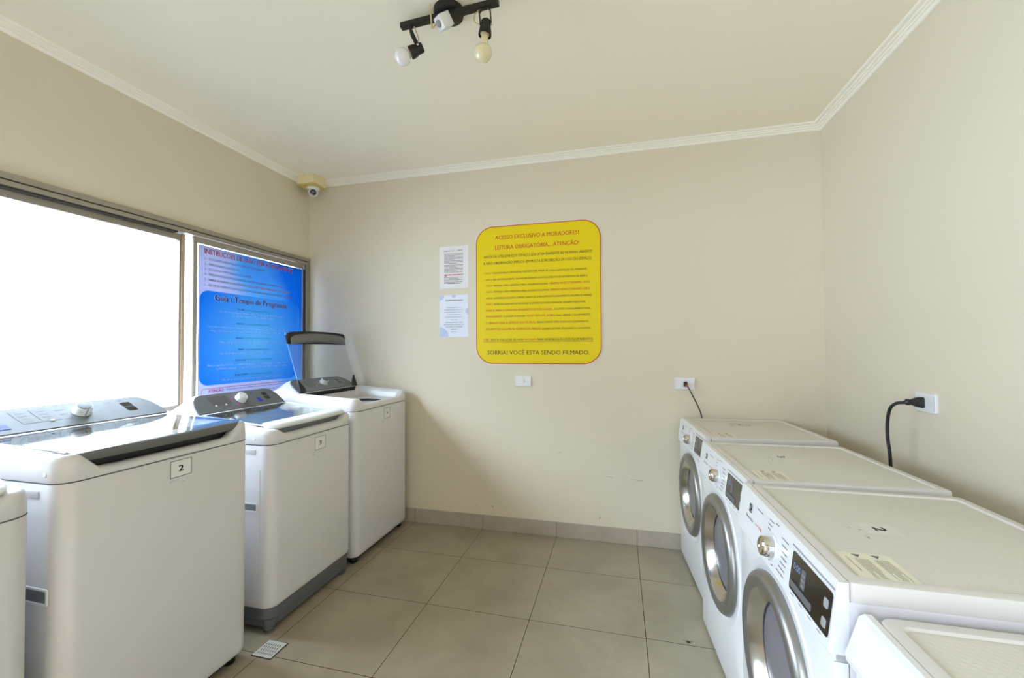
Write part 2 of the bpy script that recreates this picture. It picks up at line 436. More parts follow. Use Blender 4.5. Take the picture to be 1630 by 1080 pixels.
sash(WY0 + .05, -1.955, -0.092, -0.063, SZ1, 0.045, 0.045)
sash(-1.014, -0.074, -0.012, 0.003, SZ1 + 0.002, 0.027, 0.012)
o = obj('edge_strip', BX(-0.0298, -0.022, -1.066, -1.048, SZ0, SZ1 + .002), M['wood'], win); o['kind'] = 'structure'
# smudges stuck on the bright pane
b = bmesh.new()
sm = frame_at((-0.041, -1.55, 1.72), (0, 1, 0), (0, 0, 1), (1, 0, 0))
for k, (x, y, w, h) in enumerate(((0, .02, .02, .004), (.01, .012, .012, .003), (.03, -.006, .025, .004), (.06, -.010, .03, .005))):
    plate(b, [(x, y), (x + w, y - .003), (x + w, y + h - .003), (x + w * .3, y + h)], sm, .001)
o = obj('smudge', b, M['inkl'], win); o['kind'] = 'structure'

# ------------------------------------------------------------------ instruction banner on the window
BF = frame_at((0.006, 0, 0), (0, 1, 0), (0, 0, 1), (1, 0, 0))
ban = thing('instruction_banner', 'blue and lilac instruction banner on the right window pane', 'banner', (0.0, -0.55, 1.0))
ban_inv = Matrix.Translation((0, 0.55, -1.0))
def bfr(d): return ban_inv @ Matrix.Translation((d, 0, 0)) @ BF
m, dn, tn = film_mat('banner_background', (120, 160, 240), 1.0)
t = m.node_tree; co = t.nodes.new('ShaderNodeTexCoord'); s = t.nodes.new('ShaderNodeSeparateXYZ'); t.links.new(co.outputs['Object'], s.inputs[0])
n = t.nodes.new('ShaderNodeTexNoise'); n.inputs['Scale'].default_value = 2.6; n.inputs['Detail'].default_value = 3; t.links.new(co.outputs['Object'], n.inputs['Vector'])
yy = math_node(t, 'MULTIPLY_ADD', s.outputs['Y'], 1.15, 0.36)
zz = math_node(t, 'MULTIPLY', math_node(t, 'SUBTRACT', s.outputs['Z'], 0.55), 0.75)
v = math_node(t, 'ADD', math_node(t, 'ADD', yy, zz), math_node(t, 'MULTIPLY', math_node(t, 'SUBTRACT', n.outputs['Fac'], .5), .9))
rp = t.nodes.new('ShaderNodeValToRGB'); e = rp.color_ramp.elements
e[0].position = 0.22; e[0].color = lin((186, 188, 236)); e[1].position = 0.92; e[1].color = lin((14, 104, 226))
x = e.new(0.52); x.color = lin((84, 166, 243))
t.links.new(v, rp.inputs[0]); t.links.new(rp.outputs[0], dn.inputs[0])
g = t.nodes.new('ShaderNodeGamma'); g.inputs[1].default_value = 1.0; t.links.new(rp.outputs[0], g.inputs[0]); 
ms = t.nodes.new('ShaderNodeMix'); ms.data_type = 'RGBA'; ms.blend_type = 'MULTIPLY'; ms.inputs[0].default_value = 1.0; ms.inputs[7].default_value = (FT, FT, FT, 1)
t.links.new(g.outputs[0], ms.inputs[6]); t.links.new(ms.outputs[2], tn.inputs[0])
b = bmesh.new()   # the sheet with the panel let into it
PO = rrect(-0.975, -0.155, 1.135, 1.748, .06); fo = rrect(-0.985, -0.092, 0.985, 2.034, .0001); f_ = bfr(0)
loft(b, [[f_ @ Vector((p_, q_, 0)) for p_, q_ in fo], [f_ @ Vector((p_, q_, 0)) for p_, q_ in PO]], False, False)
obj('film', b, m, ban)
m2, dn, tn = film_mat('banner_panel', (30, 140, 235), 0.25)
t = m2.node_tree; co = t.nodes.new('ShaderNodeTexCoord'); mp = t.nodes.new('ShaderNodeMapping'); mp.inputs['Location'].default_value = (0, -0.0, -0.42); t.links.new(co.outputs['Object'], mp.inputs[0])
ln = t.nodes.new('ShaderNodeVectorMath'); ln.operation = 'LENGTH'; t.links.new(mp.outputs[0], ln.inputs[0])
rp = t.nodes.new('ShaderNodeValToRGB'); e = rp.color_ramp.elements
e[0].position = 0.0; e[0].color = lin((98, 182, 244)); e[1].position = 0.50; e[1].color = lin((14, 112, 226))
t.links.new(ln.outputs['Value'], rp.inputs[0]); t.links.new(rp.outputs[0], dn.inputs[0])
ms = t.nodes.new('ShaderNodeMix'); ms.data_type = 'RGBA'; ms.blend_type = 'MULTIPLY'; ms.inputs[0].default_value = 1.0; ms.inputs[7].default_value = (FT, FT, FT, 1)
t.links.new(rp.outputs[0], ms.inputs[6]); t.links.new(ms.outputs[2], tn.inputs[0])
b = bmesh.new(); b.faces.new([b.verts.new(f_ @ Vector((p_, q_, 0))) for p_, q_ in PO])
obj('program_panel', b, m2, ban)
def film(name, rgb, tr=.25):
    return film_mat(name, rgb, tr)[0]
FR, FK, FG, FW, FN = film('print_red', (214, 30, 60)), film('print_black', (30, 30, 70), .1), film('print_green', (40, 190, 110)), film('print_white', (240, 240, 250), 1.0), film('print_navy', (50, 24, 96), .1)
FL = film('print_slate', (80, 84, 130), .2)
# white halo under the headline, red letters above
lettering('headline_outline', [('INSTRUÇÕES DE USO / LEIA ATENTAMENTE', -0.948, -0.199, 1.984, .036)], bfr(.0008), FW, ban, bold=.02)
lettering('headline', [('INSTRUÇÕES DE USO / LEIA ATENTAMENTE', -0.946, -0.201, 1.984, .036)], bfr(.0012), FR, ban, bold=.014)
IL = [('1 – COLOQUE AS ROUPAS NO CESTO E FECHE A TAMPA', -0.945, -0.474, 1.945), ('2 – PRESSIONE LIGA/DESLIGA', -0.945, -0.691, 1.911), ('3 – ESCOLHA O PROGRAMA A SER USADO', -0.945, -0.585, 1.878),
      ('4 – PRESSIONE INICIAR/PAUSAR E AGUARDE A LEITURA DO NÍVEL DE ÁGUA', -0.944, -0.294, 1.845), ('5 – ABRA A TAMPA NOVAMENTE E ADICIONE O SABÃO LÍQUIDO E O AMACIANTE', -0.944, -0.225, 1.811), ('6 – FECHE A TAMPA E AGUARDE QUE A MÁQUINA INICIARÁ O PROCESSO DE LAVAGEM.', -0.944, -0.194, 1.776)]
lettering('step_outline', [(a, x0 - .001, x1 + .001, z, .0165) for a, x0, x1, z in IL], bfr(.0008), FW, ban, bold=.02, res=1)
lettering('step_lettering', [(a, x0, x1, z, .0165) for a, x0, x1, z in IL if a[0] != '5'] + [('5 – ABRA A TAMPA NOVAMENTE E ADICIONE O', -0.944, -0.520, 1.811, .0165), ('E O AMACIANTE', -0.372, -0.225, 1.811, .0165)], bfr(.0012), FK, ban, res=1)
lettering('soap_lettering', [('SABÃO LÍQUIDO', -0.512, -0.380, 1.811, .0165)], bfr(.0012), FR, ban, bold=.01, res=1, label='red lettering')
lettering('guide_outline', [('Guia / Tempo de Programas', -0.875, -0.257, 1.690, .042)], bfr(.0008), FW, ban, bold=.025)
lettering('guide_heading', [('Guia / Tempo de Programas', -0.872, -0.260, 1.690, .042)], bfr(.0012), FN, ban, bold=.014)
PR = [('Dia dia', '| Tempo Aproximado: 1:20hrs', -0.701, -0.428, 1.640), ('Delicado', '| Tempo Aproximado: 1:00hrs', -0.708, -0.422, 1.541), ('Edredom', '| Tempo Aproximado: 2:00hrs', -0.711, -0.418, 1.440),
      ('Rápido', '| Tempo Aproximado: 0:40hrs', -0.693, -0.425, 1.362), ('Pesado Sujo', '| Tempo Aproximado: 2:00hrs', -0.716, -0.402, 1.288), ('Roupa de Bebê', '| Tempo Aproximado: 1:30hrs', -0.719, -0.389, 1.186)]
kn, gn = [], []
for a, g_, x0, x1, z in PR:
    sx = x0 + (x1 - x0) * len(a) / (len(a) + len(g_) + 2)
    kn.append((a, x0, sx - .004, z, .0135)); gn.append((g_, sx + .004, x1, z, .0135))
lettering('program_names', kn, bfr(.0012), FN, ban, bold=.014, res=1)
lettering('program_times', gn, bfr(.0012), FG, ban, bold=.004, res=1, label='green lettering')
lettering('program_notes', [('Use este programa para lavagens diárias. Roupas de algodão, linho e mistura', -0.844, -0.285, 1.615, .012), ('de algodão. Camisetas, Roupa íntima, Toalhas.', -0.739, -0.39, 1.592, .012),
    ('Use este programa para lavar suavemente roupas delicadas de nylon, camisolas e', -0.92, -0.252, 1.511, .012), ('roupa semelhantes a lã, roupa íntima de seda etc..., lençóis, cortinas etc.', -0.898, -0.319, 1.485, .012),
    ('Use este programa para lavar de cama grande, cobertores, etc.', -0.83, -0.287, 1.410, .012), ('Use este programa para lavar roupas pouco sujas ou pequenas quantidades.', -0.832, -0.286, 1.336, .012),
    ('Esse programa aumenta os tempos de lavagem e de centrifugação, e enxágue maiores', -0.917, -0.237, 1.258, .012), ('facilitando a remoção de manchas. Roupas muito sujas, Jeans, roupas de trabalho.', -0.859, -0.25, 1.235, .012),
    ('Use este programa para lavar roupas de bebê pequenas. Roupas de bebê.', -0.813, -0.29, 1.158, .012)], bfr(.0012), FW, ban, bold=.0, res=1, label='white lettering')
lettering('warning_heading', [('ATENÇÃO:', -0.912, -0.801, 1.088, .02)], bfr(.0012), FR, ban, bold=.015)
lettering('warning_lettering', [('A lavanderia é de uso exclusivo dos moradores e deve ser usada com cuidado e limpeza', -0.78, -0.17, 1.094, .0125), ('Mantenha a limpeza do local e retire as suas roupas logo após o uso das máquinas', -0.92, -0.17, 1.066, .0125)], bfr(.0012), FK, ban, res=1)
b = bmesh.new()
o1 = rrect(-0.96, -0.13, 1.0, 1.115, .02); o2 = rrect(-0.957, -0.133, 1.003, 1.112, .0165); fr = bfr(.0006)
loft(b, [[fr @ Vector((x, y, 0)) for x, y in o1], [fr @ Vector((x, y, 0)) for x, y in o2]], False, False)
obj('warning_border', b, FR, ban)

# ------------------------------------------------------------------ washing machines (local +X = front, origin at front centre on the floor)
def smooth01(t): t = max(0.0, min(1.0, t)); return t * t * (3 - 2 * t)

def washer(name, label, yc, kind, number, lid_open=False, group='top-loading washing machines under the window'):
    A = kind == 'A'
    w = 0.668 if A else 0.630; hw = w / 2
    zc = 0.965 if A else 0.905           # seam between body and top cover
    z0 = 0.045 if A else 0.125
    rf = 1.046 if A else 0.974           # rim height at the front
    hx, hz = (-0.440, 1.072) if A else (-0.470, 1.030)   # lid hinge
    ct = 1.148 if A else 1.118           # console top
    D = 0.73
    slope = (hz - rf) / (-hx)
    t = thing(name, label, 'washing machine', (0.96, yc, 0), 0, group)
    P = lambda nm, bm, m, par=None, **k: obj(nm, bm, m, par or t, **k)
    # body
    b = bmesh.new()
    RS = (.055, .03, .03, .055)
    def ring(z, ins=0.0, rs=RS): return [(x, y, z) for x, y in rrect(-D + ins, -ins, -hw + ins, hw - ins, .05, 8, tuple(max(r - ins, .006) for r in rs))]
    loft(b, [ring(z0, .012), ring(z0 + .003, .005), ring(z0 + .012, .001), ring(z0 + .03, 0), ring(zc - .004, 0), ring(zc - .001, .0018)])
    P('body', b, M['enamel'])
    # pressed rib of the side panel and ledge slot
    for sgn in (-1, 1):
        b = bmesh.new()
        y = sgn * hw
        if not A: box(b, -.068, -.062, min(y, y + sgn * .002), max(y, y + sgn * .002), z0 + .03, zc - .12, .0009, 1)
        if not A: P('side_rib', b, M['enamel'])
        else: b.free()
        b = bmesh.new()
        box(b, -.27, -.09, min(y, y + sgn * .003), max(y, y + sgn * .003), zc - .045, zc - .022, .0014, 2)
        P('side_ledge', b, M['enamel'])
        # hand grip frame; its grey inner panel paints in the shade of a recess
        b = bmesh.new()
        gx0, gx1, gz0, gz1 = (-.20, -.042, .606, .655) if A else (-.24, -.077, .585, .627)
        yo = y + sgn * .004
        rr1 = rrect(gx0, gx1, gz0, gz1, .004); rr2 = rrect(gx0 + .006, gx1 - .006, gz0 + .006, gz1 - .006, .004)
        loft(b, [[(x, y, z) for x, z in rr1], [(x, yo, z) for x, z in rr1], [(x, yo, z) for x, z in rr2], [(x, y + sgn * .0006, z) for x, z in rr2]], False, False)
        gf = P('grip_frame', b, M['whitep'])
        b = bmesh.new()
        vs = [(gx0 + .006, y + sgn * .0008, gz0 + .006), (gx1 - .006, y + sgn * .0008, gz0 + .006), (gx1 - .006, y + sgn * .0032, gz1 - .006 - .012), (gx0 + .006, y + sgn * .0032, gz1 - .006 - .012)]
        f = b.faces.new([b.verts.new(v) for v in vs])
        vs = [(gx0 + .006, y + sgn * .0032, gz1 - .018), (gx1 - .006, y + sgn * .0032, gz1 - .018), (gx1 - .006, y + sgn * .0009, gz1 - .006), (gx0 + .006, y + sgn * .0009, gz1 - .006)]
        f = b.faces.new([b.verts.new(v) for v in vs])
        P('grip_shade', b, M['greyp'] if not A else M['console'], gf)
    # top cover: lofted shell with a scooped front and the loading opening
    def rim(x, y, base=None):
        z = rf + slope * min(-x, -hx + .02)
        fx = smooth01((x + .12) / .085)
        fy = smooth01((hw - .045 - abs(y)) / .07)
        return z - (.044 if lid_open else .056 if A else .032) * fx * fy
    def cring(ins, dz, zfix=None, rs=RS, front=0.0):
        out = []
        for x, y in rrect(-D + ins, -ins - front, -hw + ins, hw - ins, .05, 8, tuple(max(r - ins, .008) for r in rs)):
            out.append((x, y, zfix if zfix is not None else rim(x, y) + dz))
        return out
    def densify(L, k=4):
        out = []
        n = len(L)
        for i in range(n):
            a, c = Vector(L[i]), Vector(L[(i + 1) % n]); d = (c - a).length
            m_ = 12 if d > .2 else 1
            for j in range(m_): out.append(tuple(a.lerp(c, j / m_)))
        return out
    def cr(ins, dz=0, zfix=None, front=0.0):
        L = densify([(x, y, 0) for x, y in rrect(-D + ins, -ins - front, -hw + ins, hw - ins, .05, 8, tuple(max(r - ins, .008) for r in RS))])
        return [(x, y, zfix if zfix is not None else max(rim(x, y) + dz, zc + .008 + .3 * (dz + .026))) for x, y, _ in L]
    ow = hw - .034                        # opening half width
    def opening(ins, z=None, dz=0, xr=None):
        L = densify([(x, y, 0) for x, y in rrect(hx + .012 + ins, -.040 - ins, -ow + ins, ow - ins, .04, 8)])
        return [(x, y, z if z is not None else rim(x, y) + dz) for x, y, _ in L]
    def circ(r, z, cx=-.245):
        L = opening(0)
        out = []
        for x, y, _ in L:
            a = math.atan2(y, x - cx); out.append((cx + r * .97 * math.cos(a), r * 1.18 * math.sin(a), z))
        return out
    tr = .20
    b = bmesh.new()
    loft(b, [cr(.0015, zfix=zc + .001), cr(0, zfix=zc + .004), cr(.0, -.026), cr(.004, -.010), cr(.012, -.002), cr(.022, 0), opening(-.004), opening(0, dz=-.004),
             opening(.012, z=zc + .026), circ(tr + .006, zc + .020), circ(tr, zc + .016), circ(tr - .004, zc - .05)], False, False)
    P('top_cover', b, M['enamel'], smooth=50)
    # loading drum
    b = bmesh.new()
    mw = Matrix.Translation((-.245, 0, 0)) @ Matrix.Diagonal((.97, 1.18, 1, 1))
    lathe(b, [(tr - .002, zc + .015), (tr - .012, zc - .012), (tr - .016, zc - .20), (tr - .016, zc - .45), (.05, zc - .46), (.045, zc - .30), (.0, zc - .29)], mw, 48, cap=False)
    P('drum', b, M['tub'])
    # console
    fx, fz = hx - .012, hz - .002
    bx, bz = -.585, ct
    prof = [(fx + .004, zc + .02, 0), (fx, fz - .012, .004), (fx - .004, fz + .002, .008), (bx + .012, bz - .004, .045), (bx - .006, bz, .05), (bx - .03, bz - .008, .05), (-D + .05, bz - .06, .035), (-D + .004, bz - .13, .012), (-D + .002, zc + .02, .002)]
    b = bmesh.new()
    loops = []
    for x, z, ins in prof:
        yy = hw - .004 - ins
        loops.append((x, z, yy))
    # sweep across the width with rounded shoulders
    N = 22; rings = []
    for k in range(N + 1):
        s = -1 + 2 * k / N
        s = math.copysign(1 - (1 - abs(s)) ** 1.7, s) if abs(s) > 0 else 0
        e_ = smooth01((abs(s) - .80) / .20)
        rings.append([(x, yy * s, z - (z - (hz if i_ not in (0, 8) else z)) * .55 * e_ ** 2 if z > hz else z) for i_, (x, z, yy) in enumerate(loops)])
    loft(b, rings, True, True)
    P('console_housing', b, M['enamel'], smooth=50)
    # grey fascia on the slope
    d = Vector((bx + .012 - fx + .004, 0, bz - .004 - fz - .002)); L = d.length; up = d.normalized(); nrm = Vector((up.z, 0, -up.x)) * (1 if up.z > 0 else -1)
    if nrm.z < 0: nrm = -nrm
    cf = frame_at((fx - .004, 0, fz + .002), (0, 1, 0), tuple(up), tuple(nrm))
    cw = hw - .030
    out = [( -cw, -.004)] + [(cw, -.004)]
    for i in range(9):
        a = i / 8 * PI / 2; out.append((cw - .075 * (1 - math.cos(a)), .012 + (L - .010) * math.sin(a)))
    for i in range(8, -1, -1):
        a = i / 8 * PI / 2; out.append((-cw + .075 * (1 - math.cos(a)), .012 + (L - .010) * math.sin(a)))
    b = bmesh.new(); plate(b, out, cf @ Matrix.Translation((0, 0, .0015)), .006, bev=.003)
    con = P('control_panel', b, M['console'])
    pf = cf @ Matrix.Translation((0, 0, .0077))
    # knob
    kx = 0.012 if A else .002
    kf = pf @ Matrix.Translation((kx, L * .52, 0))
    b = bmesh.new(); lathe(b, [(.031, 0), (.0305, .003), (.0295, .004), (.0275, .027), (.0255, .029)], kf, 36)
    kn_ = P('knob', b, M['whitep'])
    b = bmesh.new(); lathe(b, [(.0225, .0302), (.0225, .0312), (.020, .0315)], kf, 36)
    bar(b, kf @ Vector((-.004, -.0295, .003)), kf @ Vector((-.002, -.0285, .031)), .0016, .0016)
    P('knob_cap', b, M['field'] if A else M['whitep'], kn_)
    # printed and display areas
    for x0, x1, y0, y1 in ((-.185, -.135, L * .30, L * .86), (-.130, -.075, L * .30, L * .86)):
        b = bmesh.new(); plate(b, [(x0 + .012, y0), (x1 + .012, y0), (x1, y1), (x0, y1)], pf, .0004)
        P('button_field', b, M['field'], con)
    b = bmesh.new()
    for k in range(4):
        for x0 in (-.175, -.118): dashes(b, pf, [(x0 + .010 - k * .003, x0 + .036 - k * .003, L * (.36 + .13 * k), .0028)], .0008)
    for (x0, x1, y) in ((-.062, -.030, .72), (-.058, -.032, .52), (-.052, -.030, .30), (.060, .085, .70), (.060, .080, .45), (.105, .135, .80), (.105, .133, .58), (.105, .130, .36), (.16, .19, .86), (.225, .26, .45), (-.285, -.235, .62), (-.28, -.225, .30)):
        dashes(b, pf, [(x0, x1, L * y, .0028)], .0006)
    P('panel_print', b, M['inkg'], con)
    for x0, x1, y0, y1 in ((.165, .200, .56, .74), (.168, .203, .32, .50)):
        b = bmesh.new(); plate(b, [(x0, L * y0), (x1, L * y0), (x1 - .004, L * y1), (x0 - .004, L * y1)], pf, .0012)
        P('display', b, M['screen'], con)
    b = bmesh.new()
    if A: plate(b, [(-.262, L * .16), (-.212, L * .16), (-.216, L * .36), (-.268, L * .36)], pf, .001)
    else: plate(b, [(.110, L * .20), (.135, L * .20), (.131, L * .46), (.106, L * .46)], pf, .001)
    P('power_button', b, M['blueb'], con)
    for x_, y_ in (((-.092, .30),) if A else ((-.165, .30), (-.105, .30))):
        b = bmesh.new(); lathe(b, [(.0055, 0), (.0055, .002), (.004, .003)], pf @ Matrix.Translation((x_, L * y_, 0)), 16)
        P('indicator', b, M['bulbw'], con)
    if not A:
        for x_, y_, r_ in ((-.047, .62, .007), (-.030, .22, .008)):
            b = bmesh.new(); lathe(b, [(r_, 0), (r_, .0008)], pf @ Matrix.Translation((x_, L * y_, 0)), 20)
            P('program_mark', b, M['magenta'], con)
        b = bmesh.new(); lathe(b, [(.006, 0), (.006, .0008)], pf @ Matrix.Translation((.10, L * .82, 0)), 20); P('water_mark', b, M['blueb'], con)
    # hinge strip under the console
    b = bmesh.new(); box(b, hx - .012, hx + .016, -cw + .02, cw - .02, hz - .032, hz - .002, .002, 1)
    for k in range(24):
        y_ = -cw + .05 + k * (2 * cw - .10) / 23; box(b, hx + .016, hx + .022, y_ - .005, y_ + .005, hz - .030, hz - .008)
    P('hinge_cover', b, M['black'] if A else M['skirtg'])
    # lid built round its hinge at the local origin, closed along +X
    Ll = -hx - .004 if lid_open is False else .452
    Ll = (-hx - .004)
    th0 = math.atan2(hz - (rf + .010 if A else rf + .017), Ll)
    lw = ow + (.008 if lid_open else .004) if A else ow - .004
    lid = None
    b = bmesh.new()
    NX, NY = 10, 12
    zb = lambda u, v: .005 * math.sin(PI * u) * 1.0 - .004 * v * v
    GE = .005 if A else .060
    xs = [0.006 + (Ll - GE - .006) * i / NX for i in range(NX + 1)]
    grid = []
    for lay in (0, 1):
        g_ = []
        for i, x in enumerate(xs):
            u = i / NX
            row = []
            for j in range(NY + 1):
                v_ = -1 + 2 * j / NY
                row.append(b.verts.new((x, lw * .985 * v_, zb(u, v_) - lay * .004)))
            g_.append(row)
        grid.append(g_)
    for lay in (0, 1):
        for i in range(NX):
            for j in range(NY):
                b.faces.new((grid[lay][i][j], grid[lay][i + 1][j], grid[lay][i + 1][j + 1], grid[lay][i][j + 1]))
    for i in range(NX):
        for j in (0, NY): b.faces.new((grid[0][i][j], grid[0][i + 1][j], grid[1][i + 1][j], grid[1][i][j]))
    for j in range(NY):
        for i in (0, NX): b.faces.new((grid[0][i][j], grid[0][i][j + 1], grid[1][i][j + 1], grid[1][i][j]))
    lid = P('lid', b, M['lid'], smooth=30)
    lid['label'] = 'clear glass lid' if lid_open else 'reflective glass lid'
    lid.location = (hx, 0, hz)
    lid.rotation_euler = (0, th0 if not lid_open else -math.radians(108.5), 0)
    # front handle bar
    bh = .042 if A else .034
    wbar = .090 if A else .085
    N = 28; rings = []
    for k in range(N + 1):
        s = -1 + 2 * k / N
        s = math.copysign(1 - (1 - abs(s)) ** 1.8, s) if s else 0.0
        e_ = max(0.0, (abs(s) - .86) / .14)
        sh = math.sqrt(max(0.0, 1 - e_ ** 2)) * .55 + .45
        if not A: sh = 1.0
        x1 = Ll + .003 - (.018 if A else .045) * e_ ** 2 - (.014 * s * s if A else .006 * s * s)
        x0 = Ll - wbar
        top = (-.0045 if A else .006 * sh + .001); bot = -bh * (sh ** 1.6) + .004
        if A: sec = [(x0, top - .002), (x1 - .012, top), (x1 - .003, top - .004), (x1, (top + bot) / 2), (x1 - .006, bot), (x1 - .022, bot + .002), (x0 + .03, bot * .62), (x0 + .006, bot * .35)]
        else: sec = [(x0, top - .001), (x1 - .030, top), (x1 - .010, top - .005), (x1, top - .014), (x1 - .003, top - .022), (x1 - .018, bot * .72), (x0 + .012, bot * .5)]
        rings.append([(x, (lw + .002) * s, z) for x, z in sec])
    b = bmesh.new(); loft(b, rings, True, True)
    hb = P('lid_handle', b, (M['matt'] if lid_open else M['bar']) if A else M['whitep'], lid, smooth=45)
    if lid_open:      # finger lobe on the underside
        lob = []
        for k in range(25):
            s = -1 + k / 12; sh = math.sqrt(max(.03, 1 - abs(s) ** 5)); c_ = Ll - .046 - .016 * s * s
            lob.append([(c_ + .034 * math.cos(a_), (lw - .022) * s, -bh * .45 - .030 * sh * max(0.0, math.sin(a_)) + .0) for a_ in [PI * j / 8 for j in range(9)]])
        b = bmesh.new(); loft(b, lob, True, True); P('finger_lobe', b, M['bar'], hb, smooth=45)
    b = bmesh.new()
    if A and lid_open:
        b.free()
        for s_ in (-1, 1):
            b = bmesh.new(); plate(b, [(0.0, s_ * lw), (.09, s_ * lw), (.085, s_ * (lw - .012)), (.03, s_ * (lw - .05)), (0.0, s_ * (lw - .05))], Matrix.Translation((0, 0, -.008)), .010)
            P('hinge_arm', b, M['matt'], lid)
    else:
        b.free()
        for s_ in (-1, 1): P('side_strip', BX(.0, Ll - wbar + (.060 if A else .0), min(s_ * lw * .985, s_ * (lw * .985 - .006)), max(s_ * lw * .985, s_ * (lw * .985 - .006)), -.012, -.0042, .001, 1), M['bar'] if A else M['whitep'], lid)
    # strip coloured as the shade in the gap under the lid handle
    b = bmesh.new(); zt_ = (rf - .012) if A else (rf - .008)
    if not lid_open: box(b, -.062, -.046, -ow + .012, ow - .012, zc + .012, zt_, .002, 1)
    if not lid_open: P('gap_shade', b, M['black'] if A else M['greyp'])
    else: b.free()
    # seam line and screw caps
    b = bmesh.new()
    loft(b, [ring(zc - .0010, .002), ring(zc - .0010, -.0004), ring(zc + .0018, -.0004), ring(zc + .0018, .002)], False, False)
    P('seam', b, M['seam'])
    for sgn in (-1, 1):
        b = bmesh.new(); f_ = frame_at((-.066 if A else -.10, sgn * (hw - .0008), zc + .026), (1, 0, 0), (0, 0, 1), (0, sgn, 0))
        lathe(b, [(.0075, 0), (.0075, .002), (.006, .0028), (.0, .0028)], f_, 20, cap=False)
        P('screw_cap', b, M['whitep'])
    # base and feet
    if A:
        b = bmesh.new(); loft(b, [[(x, y, z) for x, y in rrect(-D + .02, -.022, -hw + .02, hw - .02, .03)] for z in (.03, .05)])
        P('base', b, M['black'])
        for sx in (-.055, -D + .06):
            for sy in (-1, 1):
                b = bmesh.new(); lathe(b, [(.024, 0), (.026, .006), (.016, .010), (.014, .035)], Matrix.Translation((sx, sy * (hw - .055), 0)), 20); P('foot', b, M['black'])
    else:
        b = bmesh.new()
        rb = rrect(-D + .01, -.006, -hw + .006, hw - .006, .05, 8, (.055, .03, .03, .055)); ri = rrect(-D + .03, -.022, -hw + .022, hw - .022, .04, 8, (.045, .02, .02, .045))
        loft(b, [[(x, y, z0 + .001) for x, y in rb], [(x, y, .075) for x, y in rb], [(x, y, .062) for x, y in ri], [(x, y, .030) for x, y in ri]])
        P('base', b, M['skirtg'])
        for sx in (-.045, -D + .055):
            for sy in (-1, 1):
                b = bmesh.new(); c_ = Vector((sx, sy * (hw - .045), 0))
                lathe(b, [(.022, 0), (.024, .006), (.024, .010), (.020, .012), (.026, .022), (.032, .07)], Matrix.Translation(c_), 20); P('foot', b, M['skirtg'])
    # number sticker
    if number:
        n_, y0, y1, z0_, z1_ = number
        sf = frame_at((.0004, 0, 0), (0, 1, 0), (0, 0, 1), (1, 0, 0))
        b = bmesh.new(); plate(b, [(y0, z0_), (y1, z0_), (y1, z1_), (y0, z1_)], sf, .0006)
        st = P('number_sticker', b, M['paper']); st['label'] = 'white paper sticker reading ' + n_
        b = bmesh.new()
        a_ = rrect(y0 + .0015, y1 - .0015, z0_ + .0015, z1_ - .0015, .0002, 1); c_ = rrect(y0 + .0035, y1 - .0035, z0_ + .0035, z1_ - .0035, .0002, 1)
        f2 = sf @ Matrix.Translation((0, 0, .0012)); loft(b, [[f2 @ Vector((x, y, 0)) for x, y in a_], [f2 @ Vector((x, y, 0)) for x, y in c_]], False, False)
        P('sticker_border', b, M['ink'], st)
        lettering('numeral', [(n_, (y0 + y1) / 2 - .0085, (y0 + y1) / 2 + .0085, (z0_ + z1_) / 2 - .011, .023)], f2, M['ink'], st, bold=.02, res=6)
        # old glue marks
        b = bmesh.new()
        for k in range(5):
            y_ = y0 - .03 + random.random() * .09; z_ = z0_ - .008 - random.random() * .014
            l_ = .004 + random.random() * .014
            plate(b, [(y_, z_), (y_ + l_, z_ + .002), (y_ + l_ * .9, z_ + .0034), (y_ + .001, z_ + .0012)], sf, .0005)
        P('glue_mark', b, M['inkl'])
    return t

W2c, W3c, W4c, W1c = -1.834, -1.0725, -0.389, -2.532
washer('washing_machine', 'white washer in the left corner of the photo, cut off by the frame, white lid', W1c, 'B', None)
washer('washing_machine', 'large white washer with sticker 2 and closed grey-edged glass lid', W2c, 'A', ('2', -1.855 - W2c, -1.772 - W2c, .888, .954))
washer('washing_machine', 'white washer with sticker 3, grey base and white lid handle', W3c, 'B', ('3', -1.093 - W3c, -1.006 - W3c, .812, .886))
washer('washing_machine', 'white washer with sticker 4 and its glass lid standing open', W4c, 'A', ('4', -.400 - W4c, -.318 - W4c, .872, .948), lid_open=True)

